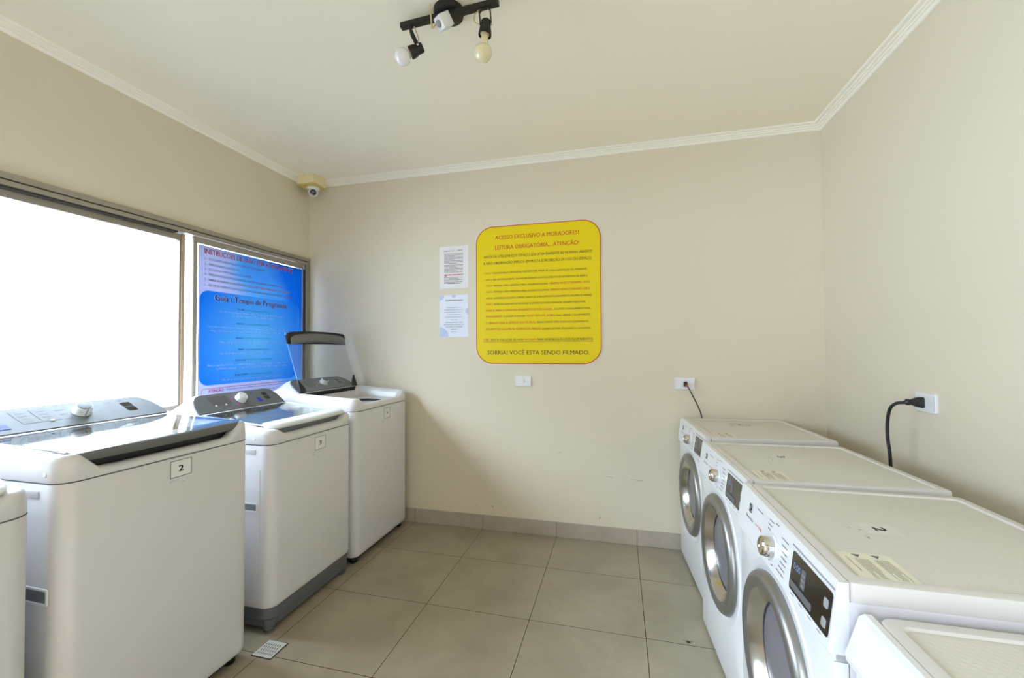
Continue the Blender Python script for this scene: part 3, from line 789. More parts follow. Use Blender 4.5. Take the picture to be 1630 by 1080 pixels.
# ------------------------------------------------------------------ tumble dryers (local +X = front)
def dryer(label, x, yc, rz, zt=.897, old=False, numeral=None):
    w = .630 if not old else .60; hw = w / 2; D = .62
    t = thing('tumble_dryer', label, 'tumble dryer', (x, yc, 0), PI + rz, 'front-loading tumble dryers along the right wall')
    P = lambda nm, bm, m, par=None, **k: obj(nm, bm, m, par or t, **k)
    zf = zt - .143 if not old else zt - .092    # bottom of the control fascia
    P('cabinet', BX(-D, -.028, -hw, hw, .018, zt - .038, .005), M['cab'])
    for sx in (-.06, -D + .06):
        for sy in (-1, 1):
            b = bmesh.new(); lathe(b, [(.02, 0), (.022, .005), (.014, .01), (.012, .022)], Matrix.Translation((sx, sy * (hw - .06), 0)), 16); P('foot', b, M['black'])
    # front panel: prism with softly rounded edges, round dish for the door
    fr = frame_at((0, 0, .50), (0, 1, 0), (0, 0, 1), (1, 0, 0))
    R0 = .232
    b = bmesh.new(); NS = 96; rg = []
    def sq(i):
        y0_, y1_, z0_, z1_ = -hw + i, hw - i, .018 + i, zf - .002 - i; out = []
        for k in range(NS):
            a_ = 2 * PI * (k + .5) / NS; c_, s_ = math.cos(a_), math.sin(a_)
            q_ = min(((y1_ if c_ > 0 else y0_) / c_) if abs(c_) > 1e-6 else 9, (((z1_ if s_ > 0 else z0_) - .50) / s_) if abs(s_) > 1e-6 else 9)
            out.append((q_ * c_, .50 + q_ * s_))
        for cy_, cz_ in ((y0_, z0_), (y1_, z0_), (y0_, z1_), (y1_, z1_)):      # pull the nearest points onto the corners
            k = min(range(NS), key=lambda j: (out[j][0] - cy_) ** 2 + (out[j][1] - cz_) ** 2); out[k] = (cy_, cz_)
        return out
    for i, x_ in ((0, -.027), (0, -.005), (.0015, -.0012), (.005, 0)): rg.append([(x_, p_, q_) for p_, q_ in sq(i)])
    for r_, x_ in ((R0 - .004, 0), (R0 - .006, -.027)): rg.append([(x_, r_ * math.cos(2 * PI * (k + .5) / NS), .50 + r_ * math.sin(2 * PI * (k + .5) / NS)) for k in range(NS)])
    loft(b, rg, False, False)
    P('front_panel', b, M['white'])
    b = bmesh.new()
    lathe(b, [(R0 + .034, -.001), (R0 + .030, .003), (R0 + .012, .004), (R0 + .004, -.001)], fr, 72, cap=False)
    P('door_surround', b, M['white'])
    # control fascia
    o_ = .010
    prof = [(-.030, zt), (-.013, zt), (-.009, zt - .003), (o_ * .9, zf + .012), (o_, zf + .004), (o_ - .004, zf - .001), (-.001, zf - .016), (-.028, zf - .016)]
    if old: prof = [(-.0300, zt - .001), (-.018, zt), (-.008, zt - .006), (o_ + .006, zf + .012), (o_ + .004, zf), (-.002, zf - .02), (-.028, zf - .02)]
    b = bmesh.new(); loft(b, [[(px, s * (hw - e) if True else 0, pz) for px, pz in prof] for s, e in ((-1, .0), (-1, -.001), (1, -.001), (1, 0))], True, True)
    fas = P('control_fascia', b, M['whitep'], smooth=25)
    # seam behind the fascia
    P('seam', BX(-.0305, -.0265, -hw + .002, hw - .002, .02, zt - (.0025 if not old else .008)), M['seam'] if not old else M['inkl'])
    # top panel with recessed textured field
    b = bmesh.new()
    X0, X1 = -D - .004, -.0308
    rings = []
    def rr(i, r): return rrect(X0 + i, X1 - i, -hw + i, hw - i, r, 5)
    cap_r = .012 if not old else .03
    for i, z in ((.001, zt - .040), (0, zt - .037), (0, zt - .006), (.002, zt - .0015), (.006, zt)): rings.append([(px, py, z) for px, py in rr(i, cap_r)])
    q = .030
    for i, z in ((q - .004, zt), (q, zt - .0045)): rings.append([(px, py, z) for px, py in rr(i, .0165)])
    loft(b, rings, True, False)
    top = P('top_panel', b, M['dcap'])
    b = bmesh.new(); loft(b, [[(px, py, zt - .0046) for px, py in rr(q, .0165)], [(px, py, zt - .0044) for px, py in rr(q + .001, .0165)]], True, True)
    P('textured_field', b, M['dtop'], top)
    # door
    b = bmesh.new()
    lathe(b, [(R0, -.001), (R0 + .001, .008), (R0 - .006, .020), (R0 - .020, .027), (R0 - .036, .026), (R0 - .048, .020)], fr, 80, cap=False)
    door = P('door', b, M['silver'], smooth=60)
    b = bmesh.new()
    lathe(b, [(R0 - .048, .020), (R0 - .056, .014), (R0 - .072, -.012), (R0 - .078, -.020)], fr, 80, cap=False)
    P('door_bezel', b, M['bezel'], door, smooth=60)
    b = bmesh.new()
    lathe(b, [(R0 - .077, -.018), (R0 - .081, -.014), (R0 - .085, -.019)], fr, 80, cap=False)
    P('door_gasket', b, M['gasket'], door, smooth=60)
    b = bmesh.new()
    lathe(b, [(R0 - .084, -.019), (R0 - .100, -.012), (R0 - .13, -.006), (.05, -.001), (0.0005, 0)], fr, 80, cap=False)
    P('door_glass', b, M['dglass'], door, smooth=60)
    # frame lying on the fascia front
    a = Vector((o_ * .9, 0, zf + .012)); c = Vector((-.009, 0, zt - .003)); up = (c - a).normalized(); nr = Vector((up.z, 0, -up.x)); Lf = (c - a).length
    if nr.x < 0: nr = -nr
    ff = frame_at(tuple(a), (0, 1, 0), tuple(up), tuple(nr)) @ Matrix.Translation((0, 0, .0006))
    if not old:
        kf = ff @ Matrix.Translation((.000, .052, 0))
        b = bmesh.new(); lathe(b, [(.034, 0), (.034, .003), (.032, .005)], kf, 40); kr = P('knob_ring', b, M['whitep'], fas)
        b = bmesh.new(); lathe(b, [(.0265, .004), (.027, .020), (.025, .030), (.021, .033), (.019, .030), (.0, .030)], kf, 40, cap=False)
        bar(b, kf @ Vector((.006, .0, .0305)), kf @ Vector((.021, 0, .0315)), .006, .003, up=tuple(nr))
        P('knob', b, M['chrome'], fas, smooth=40)
        # display
        b = bmesh.new(); plate(b, rrect(.120, .312, .012, .104, .008), ff, .0012, bev=.0008)
        ds = P('display', b, M['screen'], fas)
        df = ff @ Matrix.Translation((0, 0, .0014))
        b = bmesh.new(); plate(b, rrect(.126, .238, .020, .036, .003), df, .0012); P('button_strip', b, M['inkg'], ds)
        b = bmesh.new(); plate(b, rrect(.176, .198, .042, .086, .001), df, .0004); P('program_column', b, M['inkg'], ds)
        for zz_ in (.024, .064):
            b = bmesh.new(); plate(b, rrect(.284, .302, zz_, zz_ + .020, .005), df, .0014, bev=.0006); P('touch_button', b, M['inkl'], ds)
        b = bmesh.new()
        for zz_ in (.048, .060, .072): plate(b, rrect(.180, .194, zz_, zz_ + .002, .0005), df @ Matrix.Translation((0, 0, .0005)), .0003)
        P('column_print', b, M['inkl'], ds)
        lettering('digits', [('0:00', .134, .170, .066, .0165)], df @ Matrix.Translation((0, 0, .0003)), M['segment'], ds, bold=.01)
        b = bmesh.new(); box(b, 0, 1, 0, 1, 0, 1)
        b.free()
        # slots above and below the display
        b = bmesh.new(); plate(b, rrect(.112, .314, .112, .116, .001), ff, .0004)
        for k in range(4): plate(b, rrect(.132 + k * .045, .150 + k * .045, .003, .0055, .001), ff, .0004)
        P('fascia_groove', b, M['inkl'], fas)
        # print round the knob, logo
        b = bmesh.new()
        for k, (x0, x1, y_) in enumerate(((-.150, -.098, .104), (-.045, -.012, .112), (-.052, -.026, .098), (-.050, -.030, .086), (.0, .022, .118), (.046, .088, .100), (.052, .088, .084), (.056, .090, .068), (.056, .090, .054), (.052, .088, .040), (.046, .086, .026), (.036, .084, .012), (-.020, -.010, .010), (.0, .012, .006))):
            dashes(b, ff, [(x0, x1, y_, .0026)], .0003)
        P('fascia_print', b, M['inkg'], fas)
        b = bmesh.new(); 
        lettering('program_mark', [('Secadora', -.150, -.112, .054, .0065), ('kg', -.110, -.095, .054, .010)], ff @ Matrix.Translation((0, 0, .0003)), M['red'], fas, res=2)
        b.free(); b = bmesh.new()
        lx, ly = -.205, .085
        o1 = rrect(lx - .013, lx + .013, ly - .013, ly + .013, .002, 2); o2 = rrect(lx - .0095, lx + .0095, ly - .0095, ly + .0095, .001, 2)
        loft(b, [[ff @ Vector((p_, q_, .0003)) for p_, q_ in o1], [ff @ Vector((p_, q_, .0003)) for p_, q_ in o2]], False, False)
        arc = []
        for i in range(9):
            a_ = -PI / 2 + PI * i / 8; arc.append((lx + .0085 * math.cos(a_) - .002, ly + .0085 * math.sin(a_)))
        plate(b, arc, ff, .0003)
        for s_ in (-1, 1): bar(b, ff @ Vector((lx - .009, ly + s_ * .009, .0003)), ff @ Vector((lx + .009, ly - s_ * .001, .0003)), .0018, .0004, up=tuple(nr))
        P('emblem', b, M['ink'], fas)
        lettering('brand_lettering', [('Electrolux', -.238, -.172, .050, .0095)], ff @ Matrix.Translation((0, 0, .0003)), M['ink'], fas, res=2)
    else:
        b = bmesh.new(); kf = ff @ Matrix.Translation((-.195, .020, 0))
        lathe(b, [(.0175, 0), (.0175, .0008), (.0160, .0008), (.0160, 0)], kf, 40, cap=False); P('emblem', b, M['ink'], fas)
        b = bmesh.new(); bar(b, kf @ Vector((.004, -.003, .0004)), kf @ Vector((.010, -.012, .0004)), .002, .0006, up=tuple(nr)); P('emblem_mark', b, M['blueb'], fas)
        b = bmesh.new(); lathe(b, [(.030, 0), (.028, .020), (.026, .024), (0, .024)], ff @ Matrix.Translation((.03, .04, 0)), 36, cap=False); P('knob', b, M['whitep'], fas)
    if not old:
        # number sticker and warning label on the top; their rows read from the front of the machine
        tf = frame_at((0, 0, zt - .0040), (0, 1, 0), (-1, 0, 0), (0, 0, 1))     # x along the width, y towards the rear
        b = bmesh.new()
        lb = [(.163, .072), (.276, .066), (.286, .076), (.286, .172), (.170, .178), (.163, .170)]
        plate(b, lb, tf, .0004)
        wl = P('warning_label', b, M['label'])
        b = bmesh.new(); lf = tf @ Matrix.Translation((0, 0, .0006))
        for k in range(7): 
            for y_, q_ in ((.098, (2, 6)), (.136, (1, 5))): dashes(b, lf, [(.192, .278 - .03 * (k in q_), y_ + k * .0040, .0013)], 0)
        dashes(b, lf, [(.185, .250, .084, .0016)], 0)
        for y_ in (.108, .146):
            plate(b, [(.171, y_ - .008), (.171, y_ + .010), (.185, y_ + .001)], lf, .0002)
        P('label_print', b, M['inkg'], wl)
        b = bmesh.new()
        n_, nx, ny, full = numeral
        if full: plate(b, rrect(nx - .035, nx + .035, ny - .04, ny + .04, .001), tf, .0004)
        else:
            f2 = tf @ Matrix.Translation((0, 0, .0002))
            o1 = rrect(nx - .035, nx + .035, ny - .05, ny + .05, .001, 1); o2 = rrect(nx - .032, nx + .032, ny - .047, ny + .047, .001, 1)
            loft(b, [[f2 @ Vector((p_, q_, 0)) for p_, q_ in o1], [f2 @ Vector((p_, q_, 0)) for p_, q_ in o2]], False, False)
        ns = P('number_sticker', b, M['worn'] if full else M['ink']); ns['label'] = 'number %s sticker on the top' % n_
        lettering('numeral', [(n_, nx - .012, nx + .012, ny - .014, .028)], tf @ Matrix.Translation((0, 0, .0010)), M['ink'], ns, bold=.015, res=5)
        b = bmesh.new()
        for px, py, l_ in ((nx + .050, ny - .06, .020), (nx + .01, ny - .055, .006), (nx, ny - .075, .005)):
            plate(b, [(px, py), (px + l_ * .3, py + .004), (px + l_, py + .001), (px + l_ * .4, py + .007)], tf, .0003)
        P('glue_mark', b, M['inkg'])
    return t
dryer('white dryer against the back wall, farthest of the row', 2.977, -.366, math.radians(3.5), numeral=('4', -.12, .31, False))
dryer('white dryer between the farthest one and the one with top sticker 2', 2.976, -1.093, math.radians(2.8), numeral=('3', -.07, .27, True))
dryer('large near white dryer with top sticker 2 and black display', 2.975, -1.752, math.radians(.6), numeral=('2', .005, .245, True))
dryer('plain white dryer in the bottom right corner of the photo, textured top', 3.004, -2.402, math.radians(.8), zt=.858, old=True)

# ------------------------------------------------------------------ yellow notice
SF = frame_at((0, 0, 0), (1, 0, 0), (0, 0, 1), (0, -1, 0))
sgn = thing('notice_board', 'large yellow rules notice with rounded corners and red border', 'sign', (1.98, 0, 1.24))
SI = Matrix.Translation((-1.98, 0, -1.24))
def sfr(d): return SI @ SF @ Matrix.Translation((0, 0, d))
b = bmesh.new(); plate(b, rrect(1.508, 2.458, 1.243, 2.298, .135, 12), sfr(.0005), .0045); obj('backing', b, M['paper'], sgn)
b = bmesh.new(); plate(b, rrect(1.512, 2.454, 1.247, 2.294, .132, 12), sfr(.005), .0004); obj('border', b, M['signred'], sgn)
b = bmesh.new(); plate(b, rrect(1.519, 2.447, 1.254, 2.287, .126, 12), sfr(.0054), .0004); obj('face', b, M['yellow'], sgn)
def seg_line(parts, x0, x1, z, cap):
    """parts: [(text, colour, rel size)] shared over x0..x1"""
    tot = sum(len(p[0]) * p[2] for p in parts) + .8 * (len(parts) - 1); x = x0; out = []
    for p in parts:
        w_ = (x1 - x0) * len(p[0]) * p[2] / tot; out.append((p[1], (p[0], x, x + w_, z, cap * (1.0 if p[2] == 1 else .86))))
        x += w_ + (x1 - x0) * .8 / tot
    return out
SL = [([('ACESSO EXCLUSIVO A MORADORES!', 'R', 1)], 1.667, 2.297, 2.191, .032), ([('LEITURA OBRIGATÓRIA... ATENÇÃO!', 'R', 1)], 1.666, 2.299, 2.115, .032),
      ([('ANTES DE UTILIZAR ESTE ESPAÇO LEIA ATENTAMENTE AS NORMAS ABAIXO!', 'K', 1)], 1.575, 2.390, 2.053, .021), ([('A NÃO OBSERVAÇÃO IMPLICA EM MULTA E PROIBIÇÃO DE USO DO ESPAÇO.', 'K', 1)], 1.572, 2.390, 2.003, .021),
      ([('- NÃO', 'R', 1.2), ('TOQUE EM NADA COM DÚVIDAS,', 'K', .8), ('INTERFONE PARA 95', 'K', 1), ('E PEÇA ORIENTAÇÃO AO ATENDENTE.', 'K', .8)], 1.569, 2.355, 1.930, .0165),
      ([('- NÃO', 'R', 1.2), ('SEJA AUTOSSUFICIENTE, SIGA RIGOROSAMENTE AS INSTRUÇÕES DE USO ESTAMPADAS NA JANELA.', 'K', .8)], 1.575, 2.359, 1.881, .0165),
      ([('- NÃO', 'R', 1.2), ('INFRINJA O PESO PERMITIDO PARA LAVAGEM DE ROUPAS.', 'K', .8), ('MÍNIMO 04 KG E MÁXIMO 14 KG.', 'R', 1)], 1.581, 2.380, 1.834, .0165),
      ([('- NÃO', 'R', 1.2), ('INFRINJA O PESO PERMITIDO PARA SECAGEM DE ROUPAS.', 'K', .8), ('MÍNIMO 04 KG E MÁXIMO 10KG.', 'R', 1)], 1.581, 2.377, 1.787, .0165),
      ([('- NÃO', 'R', 1.2), ('LAVE/SEQUE CALÇADOS, TAPETES, PANOS DE CHÃO/LIMPEZA/COZINHA/PRATO, ROUPAS DE ANIMAIS.', 'K', .8)], 1.580, 2.387, 1.740, .0165),
      ([('- NÃO', 'R', 1.2), ('RETIRE DA LAVADORA OU SECADORA AS ROUPAS DE OUTRO MORADOR, AGUARDE DESOCUPAR.', 'K', .8)], 1.580, 2.344, 1.693, .0165),
      ([('- NUNCA ABRA A LAVADORA ENQUANTO ESTIVER LIGADA,', 'R', 1), ('AGUARDE O DESLIGAMENTO FINAL.', 'K', .86)], 1.580, 2.383, 1.645, .0165),
      ([('- FINALIZANDO', 'R', 1), ('A LAVAGEM OU SECAGEM', 'K', .8), ('VOCÊ TEM ATÉ 10 MIN.', 'R', 1), ('PARA LIBERAR O EQUIPAMENTO.', 'K', .86)], 1.580, 2.378, 1.599, .0165),
      ([('- É OBRIGATÓRIA A LIMPEZA DOS FILTROS,', 'R', 1), ('IMEDIATAMENTE APÓS O USO DOS EQUIPAMENTOS.', 'K', .86)], 1.580, 2.364, 1.550, .0165),
      ([('- EM HIPÓTESE ALGUMA SE AUSENTE DO PRÉDIO', 'R', 1), ('QUANDO ESTIVER UTILIZANDO A LAVANDERIA.', 'K', .86)], 1.579, 2.380, 1.503, .0165),
      ([('OBS.', 'R', 1), ('SEXTA DAS 07:00 ÀS 14:00', 'K', .9), ('FECHADO', 'R', 1.05), ('PARA HIGIENIZAÇÃO DOS EQUIPAMENTOS.', 'K', 1)], 1.573, 2.395, 1.421, .019),
      ([('SORRIA! VOCÊ ESTA SENDO FILMADO.', 'K', 1)], 1.603, 2.368, 1.318, .032)]
RL, KL = [], []
for a in SL:
    for c_, L_ in seg_line(*a): (RL if c_ == 'R' else KL).append(L_)
lettering('red_lettering', RL, sfr(.0062), M['signred'], sgn, bold=.013)
lettering('black_lettering', KL, sfr(.0062), M['signink'], sgn, bold=.010)
b = bmesh.new(); plate(b, [(1.573, 1.4125), (2.395, 1.4125), (2.395, 1.4150), (1.573, 1.4150)], sfr(.0060), .0002); obj('underline', b, M['signink'], sgn)

# ------------------------------------------------------------------ two paper notices
def paper(name, label, x0, x1, z0, z1, m, tilt=0.0):
    t = thing(name, label, 'notice', ((x0 + x1) / 2, 0, z0))
    fr = Matrix.Translation((-(x0 + x1) / 2, 0, -z0)) @ SF
    b = bmesh.new(); N = 8; w_ = x1 - x0
    g_ = [[b.verts.new(fr @ Vector((x0 + w_ * i / N, z, .0022 + .0016 * math.sin(PI * i / N * 1.6 + tilt)))) for i in range(N + 1)] for z in (z0, z1)]
    h_ = [[b.verts.new(fr @ Vector((x0 + w_ * i / N, z, .0012 + .0016 * math.sin(PI * i / N * 1.6 + tilt)))) for i in range(N + 1)] for z in (z0, z1)]
    for i in range(N):
        b.faces.new((g_[0][i], g_[0][i + 1], g_[1][i + 1], g_[1][i])); b.faces.new((h_[0][i + 1], h_[0][i], h_[1][i], h_[1][i + 1]))
        for k in (0, 1): b.faces.new((g_[k][i], g_[k][i + 1], h_[k][i + 1], h_[k][i]))
    for k in (0, N): b.faces.new((g_[0][k], g_[1][k], h_[1][k], h_[0][k]))
    obj('sheet', b, m, t)
    return t, fr @ Matrix.Translation((0, 0, .0048))
t, fr = paper('paper_notice', 'upper white paper notice with small print and one red line', 1.208, 1.447, 1.834, 2.166, M['paper'])
b = bmesh.new()
rows = [(1.245, 1.335, 2.127, .005), (1.360, 1.405, 2.130, .005)]
z = 2.103
for k in range(19):
    rows.append((1.250, 1.250 + (.155 if k % 3 != 2 else .06 + .05 * random.random()), z, .0036)); z -= .0092 if k != 8 else .014
    if z < 1.955: break
for k in range(6): rows.append((1.248, 1.40 - .03 * (k % 2), 1.918 - k * .0088, .0034))
rows.append((1.280, 1.385, 1.872, .005))
dashes(b, fr, rows, 0); obj('small_print', b, M['inkg'], t)
b = bmesh.new(); dashes(b, fr, [(1.250, 1.410, 1.938, .006), (1.250, 1.275, 1.930, .005)], 0); obj('red_line', b, M['red'], t)
t, fr = paper('paper_notice', 'lower bluish paper notice headed COMUNICADO', 1.208, 1.447, 1.455, 1.785, M['paperb'], .8)
lettering('heading', [('COMUNICADO', 1.258, 1.402, 1.735, .013)], fr, M['inkg'], t, bold=.01)
lettering('body_lettering', [('É terminantemente', 1.270, 1.388, 1.682, .009), ('proibido acentar-se de', 1.254, 1.404, 1.664, .009), ('pessoa enquanto não se', 1.254, 1.402, 1.645, .009), ('ter manda qualquer', 1.270, 1.388, 1.627, .009), ('máquina da lavanderia.', 1.256, 1.400, 1.608, .009), ('Caso haja', 1.298, 1.362, 1.585, .009)], fr, M['inkl'], t, bold=.006, res=1)
lettering('bold_lettering', [('descumprimento desta', 1.258, 1.402, 1.567, .009), ('determinação, poderão ser', 1.244, 1.414, 1.549, .009), ('aplicadas as medidas', 1.262, 1.400, 1.531, .009), ('cabíveis.', 1.302, 1.355, 1.513, .009), ('Síndico', 1.306, 1.352, 1.492, .008)], fr, M['inkg'], t, bold=.006, res=1)
M['wash'] = mat('pale_blue_print', (186, 198, 226), 0.6)
b = bmesh.new(); f2 = fr @ Matrix.Translation((0, 0, -.0008))
for cx, cz, r_, a0, a1 in ((1.328, 1.783, .019, PI, 2 * PI), (1.4455, 1.655, .022, PI / 2, 1.5 * PI), (1.2095, 1.457, .075, 0, PI / 2), (1.2095, 1.783, .04, 1.5 * PI, 2 * PI)):
    pts = [(cx + r_ * math.cos(a0 + (a1 - a0) * i / 12), cz + r_ * math.sin(a0 + (a1 - a0) * i / 12)) for i in range(13)]
    if abs(a1 - a0 - PI / 2) < .01: pts.append((cx, cz))
    plate(b, pts, f2, .0003)
obj('ornament', b, M['wash'], t)

# ------------------------------------------------------------------ wall sockets
def outlet(label, fr_, w_, h_, loc, cx=0.0):
    t = thing('wall_socket', label, 'socket', loc, 0)
    Li = Matrix.Translation(-Vector(loc)) @ fr_
    b = bmesh.new(); plate(b, rrect(-w_ / 2, w_ / 2, -h_ / 2, h_ / 2, .008), Li, .010, bev=.003); obj('plate', b, M['whitep'], t)
    b = bmesh.new(); plate(b, rrect(cx - .013, cx + .013, -.024, .024, .004), Li @ Matrix.Translation((0, 0, .0098)), .0018, bev=.0006); mo = obj('socket_insert', b, M['whitep'], t)
    b = bmesh.new()
    for yy_ in (-.0095, 0, .0095): lathe(b, [(.0028, 0), (.0028, .0006)], Li @ Matrix.Translation((cx + (.003 if yy_ == 0 else 0), yy_, .0115)), 12)
    obj('pin_holes', b, M['black'], mo)
    b = bmesh.new()
    for s_ in (-1, 1): plate(b, rrect(s_ * (w_ / 2 - .006) - .0006, s_ * (w_ / 2 - .006) + .0006, -h_ / 2 + .012, h_ / 2 - .012, .0005), Li @ Matrix.Translation((0, 0, .0099)), .0003)
    obj('plate_line', b, M['inkl'], t)
    return t, Li
outlet('white wall socket with nothing plugged in, below the yellow notice', frame_at((1.877, 0, 1.121), (1, 0, 0), (0, 0, 1), (0, -1, 0)), .129, .082, (1.877, 0, 1.121), .010)
outlet('white wall socket on the back wall, above the farthest dryer', frame_at((3.000, 0, 1.121), (1, 0, 0), (0, 0, 1), (0, -1, 0)), .134, .082, (3.000, 0, 1.121), .002)
RWf = frame_at((XW, -.893, 1.127), (0, -1, 0), (0, 0, 1), (-1, 0, 0))
outlet('white wall socket on the right wall behind the second dryer', RWf, .125, .082, (XW, -.893, 1.127), -.010)
def plug(label, loc, fr_, pts, r, flare=False, orange=False, group=None):
    t = thing('power_cord', label, 'power cord', loc)
    Li = Matrix.Translation(-Vector(loc))
    b = bmesh.new()
    if flare:
        rs = [(.0, .0225, .0145), (.004, .0235, .0150), (.018, .021, .0125), (.040, .0115, .0095), (.048, .011, .009), (.050, .013, .011), (.056, .013, .011), (.058, .008, .008), (.064, .006, .006)]
    else:
        rs = [(.0, .016, .011), (.003, .017, .012), (.022, .016, .011), (.030, .008, .008)]
    loft(b, [[(Li @ fr_ @ Vector((p_[0], p_[1], h_))) for p_ in rrect(-ry, ry, -rx, rx, min(rx, ry) * .5, 4)] for h_, rx, ry in rs])
    obj('plug', b, M['black'], t)
    b = bmesh.new(); tube(b, [Li @ Vector(p) for p in pts], r, 10); obj('cable', b, M['cord'], t)
    if orange:
        b = bmesh.new(); tube(b, [Li @ Vector(pts[0]), Li @ (Vector(pts[0]).lerp(Vector(pts[1]), .5))], r * 1.9, 10, False); obj('strain_relief', b, M['orange'], t)['label'] = 'orange strain relief'
    return t
pf_ = frame_at((3.003, -.012, 1.117), (1, 0, 0), (0, 0, 1), (0, -1, 0))
plug('thin black cord dropping behind the farthest dryer', (3.003, -.012, 1.117), pf_, [(3.004, -.040, 1.113), (3.018, -.048, 1.094), (3.045, -.045, 1.040), (3.080, -.032, .965), (3.102, -.020, .900), (3.112, -.014, .80), (3.12, -.014, .6)], .0036, orange=True)
pf_ = frame_at((XW - .0122, -.883, 1.127), (0, -1, 0), (0, 0, 1), (-1, 0, 0))
plug('thick black cord with flared plug hanging on the right wall', (XW - .012, -.883, 1.127), pf_, [(XW - .074, -.883, 1.125), (XW - .100, -.870, 1.118), (XW - .112, -.850, 1.090), (XW - .114, -.835, 1.030), (XW - .113, -.832, .960), (XW - .108, -.834, .900), (XW - .104, -.832, .82), (XW - .10, -.83, .6)], .0066, flare=True)

# ------------------------------------------------------------------ ceiling spotlight bar
L0 = Vector((1.892, -1.437, ZC))
lt = thing('ceiling_spotlight', 'black two-arm ceiling spotlight bar with bare bulbs', 'ceiling light', tuple(L0))
LI = Matrix.Translation(-L0)
def LP(p): return LI @ Vector(p)
b = bmesh.new(); lathe(b, [(.064, 0), (.064, -.006), (.060, -.022), (.052, -.026), (.0, -.026)], None, 40, cap=False); obj('canopy', b, M['matt'], lt)
b = bmesh.new(); A0, A1 = Vector((1.680, -1.452, 2.748)), Vector((2.118, -1.470, 2.748)); bar(b, LP(A0), LP(A1), .022, .022); obj('bar', b, M['matt'], lt)
def spot(top, sock_c, axis, bulb_m, neck, br, label):
    """top: point under the bar, sock_c: centre of the lamp holder, axis: direction the bulb points"""
    ax = Vector(axis).normalized()
    side = ax.cross(Vector((0, 0, 1)))
    if side.length < .2: side = Vector((1, 0, 0))
    side.normalize()
    b = bmesh.new()
    for s_ in (-1, 1):
        p0 = Vector(top) + side * s_ * .010; p1 = Vector(top) + side * s_ * .023 + Vector((0, 0, -.012)); p2 = Vector(sock_c) - ax * .012 + side * s_ * .023
        bar(b, LP(p0), LP(p1), .012, .003, up=tuple(side)); bar(b, LP(p1), LP(p2), .012, .003, up=tuple(side))
    bar(b, LP(Vector(top) - side * .011), LP(Vector(top) + side * .011), .012, .004)
    br_o = obj('bracket', b, M['matt'], lt)
    q = ax.to_track_quat('Z', 'Y').to_matrix().to_4x4()
    mw = LI @ Matrix.Translation(Vector(sock_c)) @ q
    b = bmesh.new(); lathe(b, [(.0, -.030), (.017, -.030), (.0205, -.026), (.0215, .0), (.0245, .006), (.0265, .022), (.0265, .030), (.024, .030), (.024, .005), (.0, .004)], mw, 28, cap=False)
    obj('lamp_holder', b, M['matt'], lt)
    b = bmesh.new()
    for s_ in (-1, 1):
        lathe(b, [(.0045, 0), (.0045, .003), (.0, .004)], LI @ Matrix.Translation(Vector(sock_c) - ax * .012 + side * s_ * .0235) @ (side * s_).to_track_quat('Z', 'Y').to_matrix().to_4x4(), 12, cap=False)
    obj('pivot_screw', b, M['chrome'], lt)
    b = bmesh.new(); lathe(b, [(.0, .004), (.0195, .004), (.0195, .026), (.016, .030), (.0145, .034)], mw, 28, cap=False); obj('bulb_collar', b, M['socket'], lt)
    b = bmesh.new()
    c0 = .034 + neck + br * .8
    pr = [(.0145, .032), (.016, .034 + neck * .4), (.019, .034 + neck)]
    for i in range(3, 17):
        a_ = PI * i / 16; pr.append((max(br * math.sin(a_), .0003), c0 - br * math.cos(a_)))
    lathe(b, pr, mw, 32, cap=False)
    o = obj('bulb', b, bulb_m, lt, smooth=60); o['label'] = label
spot((1.722, -1.454, 2.737), (1.737, -1.425, 2.655), (-.80, -.22, -.42), M['bulbw'], .004, .035, 'round white bulb')
spot((2.060, -1.468, 2.737), (2.058, -1.452, 2.668), (-.12, .03, -1.0), M['bulby'], .036, .036, 'ivory pear-shaped bulb')
b = bmesh.new(); tube(b, [LP(p) for p in ((1.74, -1.452, 2.737), (1.745, -1.436, 2.715), (1.752, -1.434, 2.695), (1.745, -1.438, 2.675))], .0022, 8); obj('lead_wire', b, M['socket'], lt)
b = bmesh.new(); tube(b, [LP(p) for p in ((2.045, -1.468, 2.737), (2.018, -1.460, 2.730), (2.010, -1.456, 2.710), (2.022, -1.454, 2.692), (2.040, -1.452, 2.690))], .0022, 8); obj('lead_wire', b, M['socket'], lt)
# motion sensor hanging from it
s0 = Vector((1.880, -1.470, 2.715))
ms_ = thing('motion_sensor', 'small white cube sensor hanging under the ceiling light', 'sensor', tuple(s0))
rot = Matrix.Rotation(math.radians(-28), 4, 'Z') @ Matrix.Rotation(math.radians(-50), 4, 'X') @ Matrix.Rotation(math.radians(14), 4, 'Y')
b = bmesh.new(); box(b, -.026, .026, -.026, .026, -.022, .030, .003); b.transform(rot); obj('housing', b, M['whitep'], ms_)
b = bmesh.new(); lathe(b, [(.014, -.021), (.013, -.028), (.009, -.032), (.0, -.033)], rot, 24, cap=False); obj('lens', b, M['inkl'], ms_)
b = bmesh.new(); tube(b, [Vector(p) - s0 for p in ((1.838, -1.50, 2.775), (1.834, -1.49, 2.750), (1.828, -1.468, 2.715), (1.834, -1.470, 2.700), (1.848, -1.470, 2.712), (1.862, -1.468, 2.722))], .0034, 8); obj('cable', b, M['socket'], ms_)

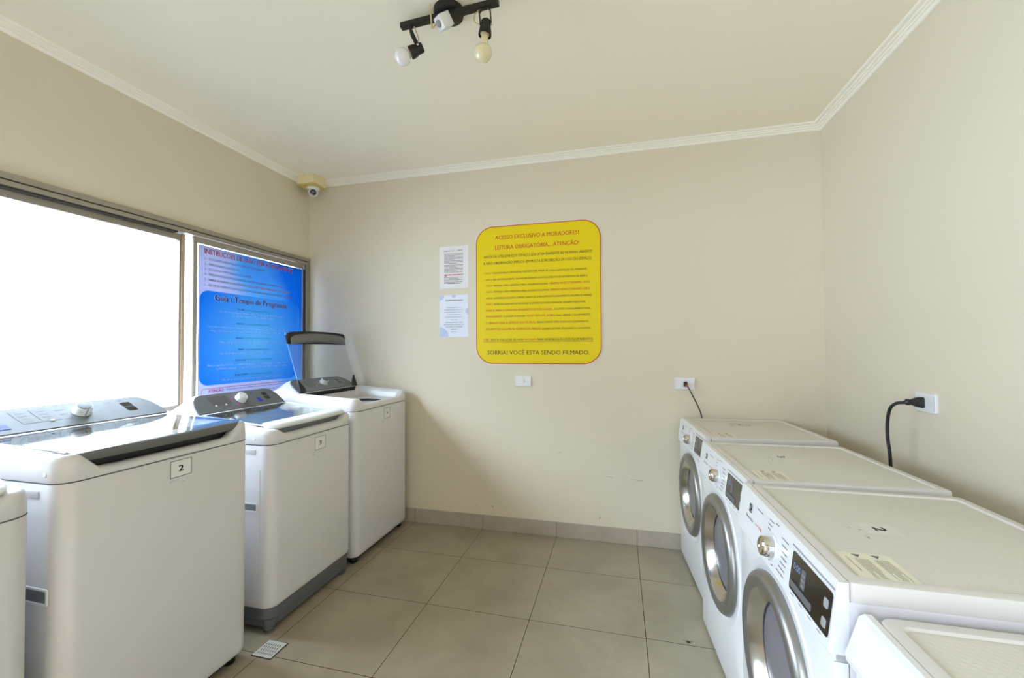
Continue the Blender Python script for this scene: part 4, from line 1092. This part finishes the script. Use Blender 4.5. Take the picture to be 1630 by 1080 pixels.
# ------------------------------------------------------------------ security camera in the corner
c0 = Vector((.130, -.125, ZC))
cc = thing('security_camera', 'white dome camera on a yellowed box in the back left corner', 'security camera', tuple(c0))
b = bmesh.new(); box(b, -.088, .075, -.075, .070, -.072, -.0005, .004); o = obj('mounting_box', b, M['cream'], cc)
b = bmesh.new(); box(b, -.086, .073, -.073, .068, -.084, -.0722, .004); obj('box_rim', b, M['creamd'], o)
b = bmesh.new(); lathe(b, [(.0, -.084), (.046, -.084), (.050, -.092), (.047, -.104), (.042, -.112)], Matrix.Translation((.008, .0, 0)), 36, cap=False)
for i in range(1, 13):
    pass
obj('camera_base', b, M['whitep'], cc)
b = bmesh.new(); bmesh.ops.create_uvsphere(b, u_segments=32, v_segments=18, radius=.040, matrix=Matrix.Translation((.008, 0, -.122))); ball = obj('camera_ball', b, M['whitep'], cc)
ax = Vector((.62, -.72, -.34)).normalized(); mw = Matrix.Translation(Vector((.008, 0, -.122))) @ ax.to_track_quat('Z', 'Y').to_matrix().to_4x4()
b = bmesh.new(); lathe(b, [(.029, .022), (.029, .038), (.026, .041), (.024, .038)], mw, 28, cap=False); obj('lens_rim', b, M['whitep'], ball)
b = bmesh.new(); lathe(b, [(.0245, .0375), (.018, .041), (.0, .042)], mw, 28, cap=False); obj('lens', b, M['lens'], ball)

# ------------------------------------------------------------------ floor drain
dr = thing('floor_drain', 'square steel floor drain with wavy slots beside washer 3', 'drain', (1.017, -1.4465, 0))
b = bmesh.new(); box(b, -.054, .054, -.053, .053, .0002, .0022, .0006, 1); obj('recess', b, M['black'], dr)
b = bmesh.new(); box(b, -.050, .050, -.049, .049, .0023, .0042, .0007, 1); gr = obj('grate', b, M['steel'], dr)
b = bmesh.new()
for k in range(7):
    x_ = -.036 + k * .012
    pts = [Vector((x_ + .004 * math.sin(j / 12 * 2 * PI), -.036 + .072 * j / 12, .0044)) for j in range(13)]
    for j in range(0, 12, 1):
        if j % 3 == 2: continue
        bar(b, pts[j], pts[j + 1], .0034, .0006)
obj('slots', b, M['black'], gr)

# ------------------------------------------------------------------ dead insect on the floor
t = thing('dead_insect', 'tiny dark dead insect on the floor tiles near the dryers', 'insect', (2.867, -.944, 0))
b = bmesh.new(); lathe(b, [(.0, -.008), (.003, -.005), (.0035, 0), (.002, .006), (.0, .008)], Matrix.Translation((0, 0, .0036)) @ Matrix.Rotation(PI / 2, 4, 'Y'), 12, cap=False)
for s_ in (-1, 1):
    for k in (-1, 0, 1): bar(b, (k * .003, 0, .004), (k * .006, s_ * .009, .0008), .0006, .0006)
bar(b, (.006, 0, .004), (.022, .010, .001), .0007, .0007); bar(b, (-.006, 0, .004), (-.022, .012, .001), .0007, .0007)
obj('body', b, M['matt'], t)
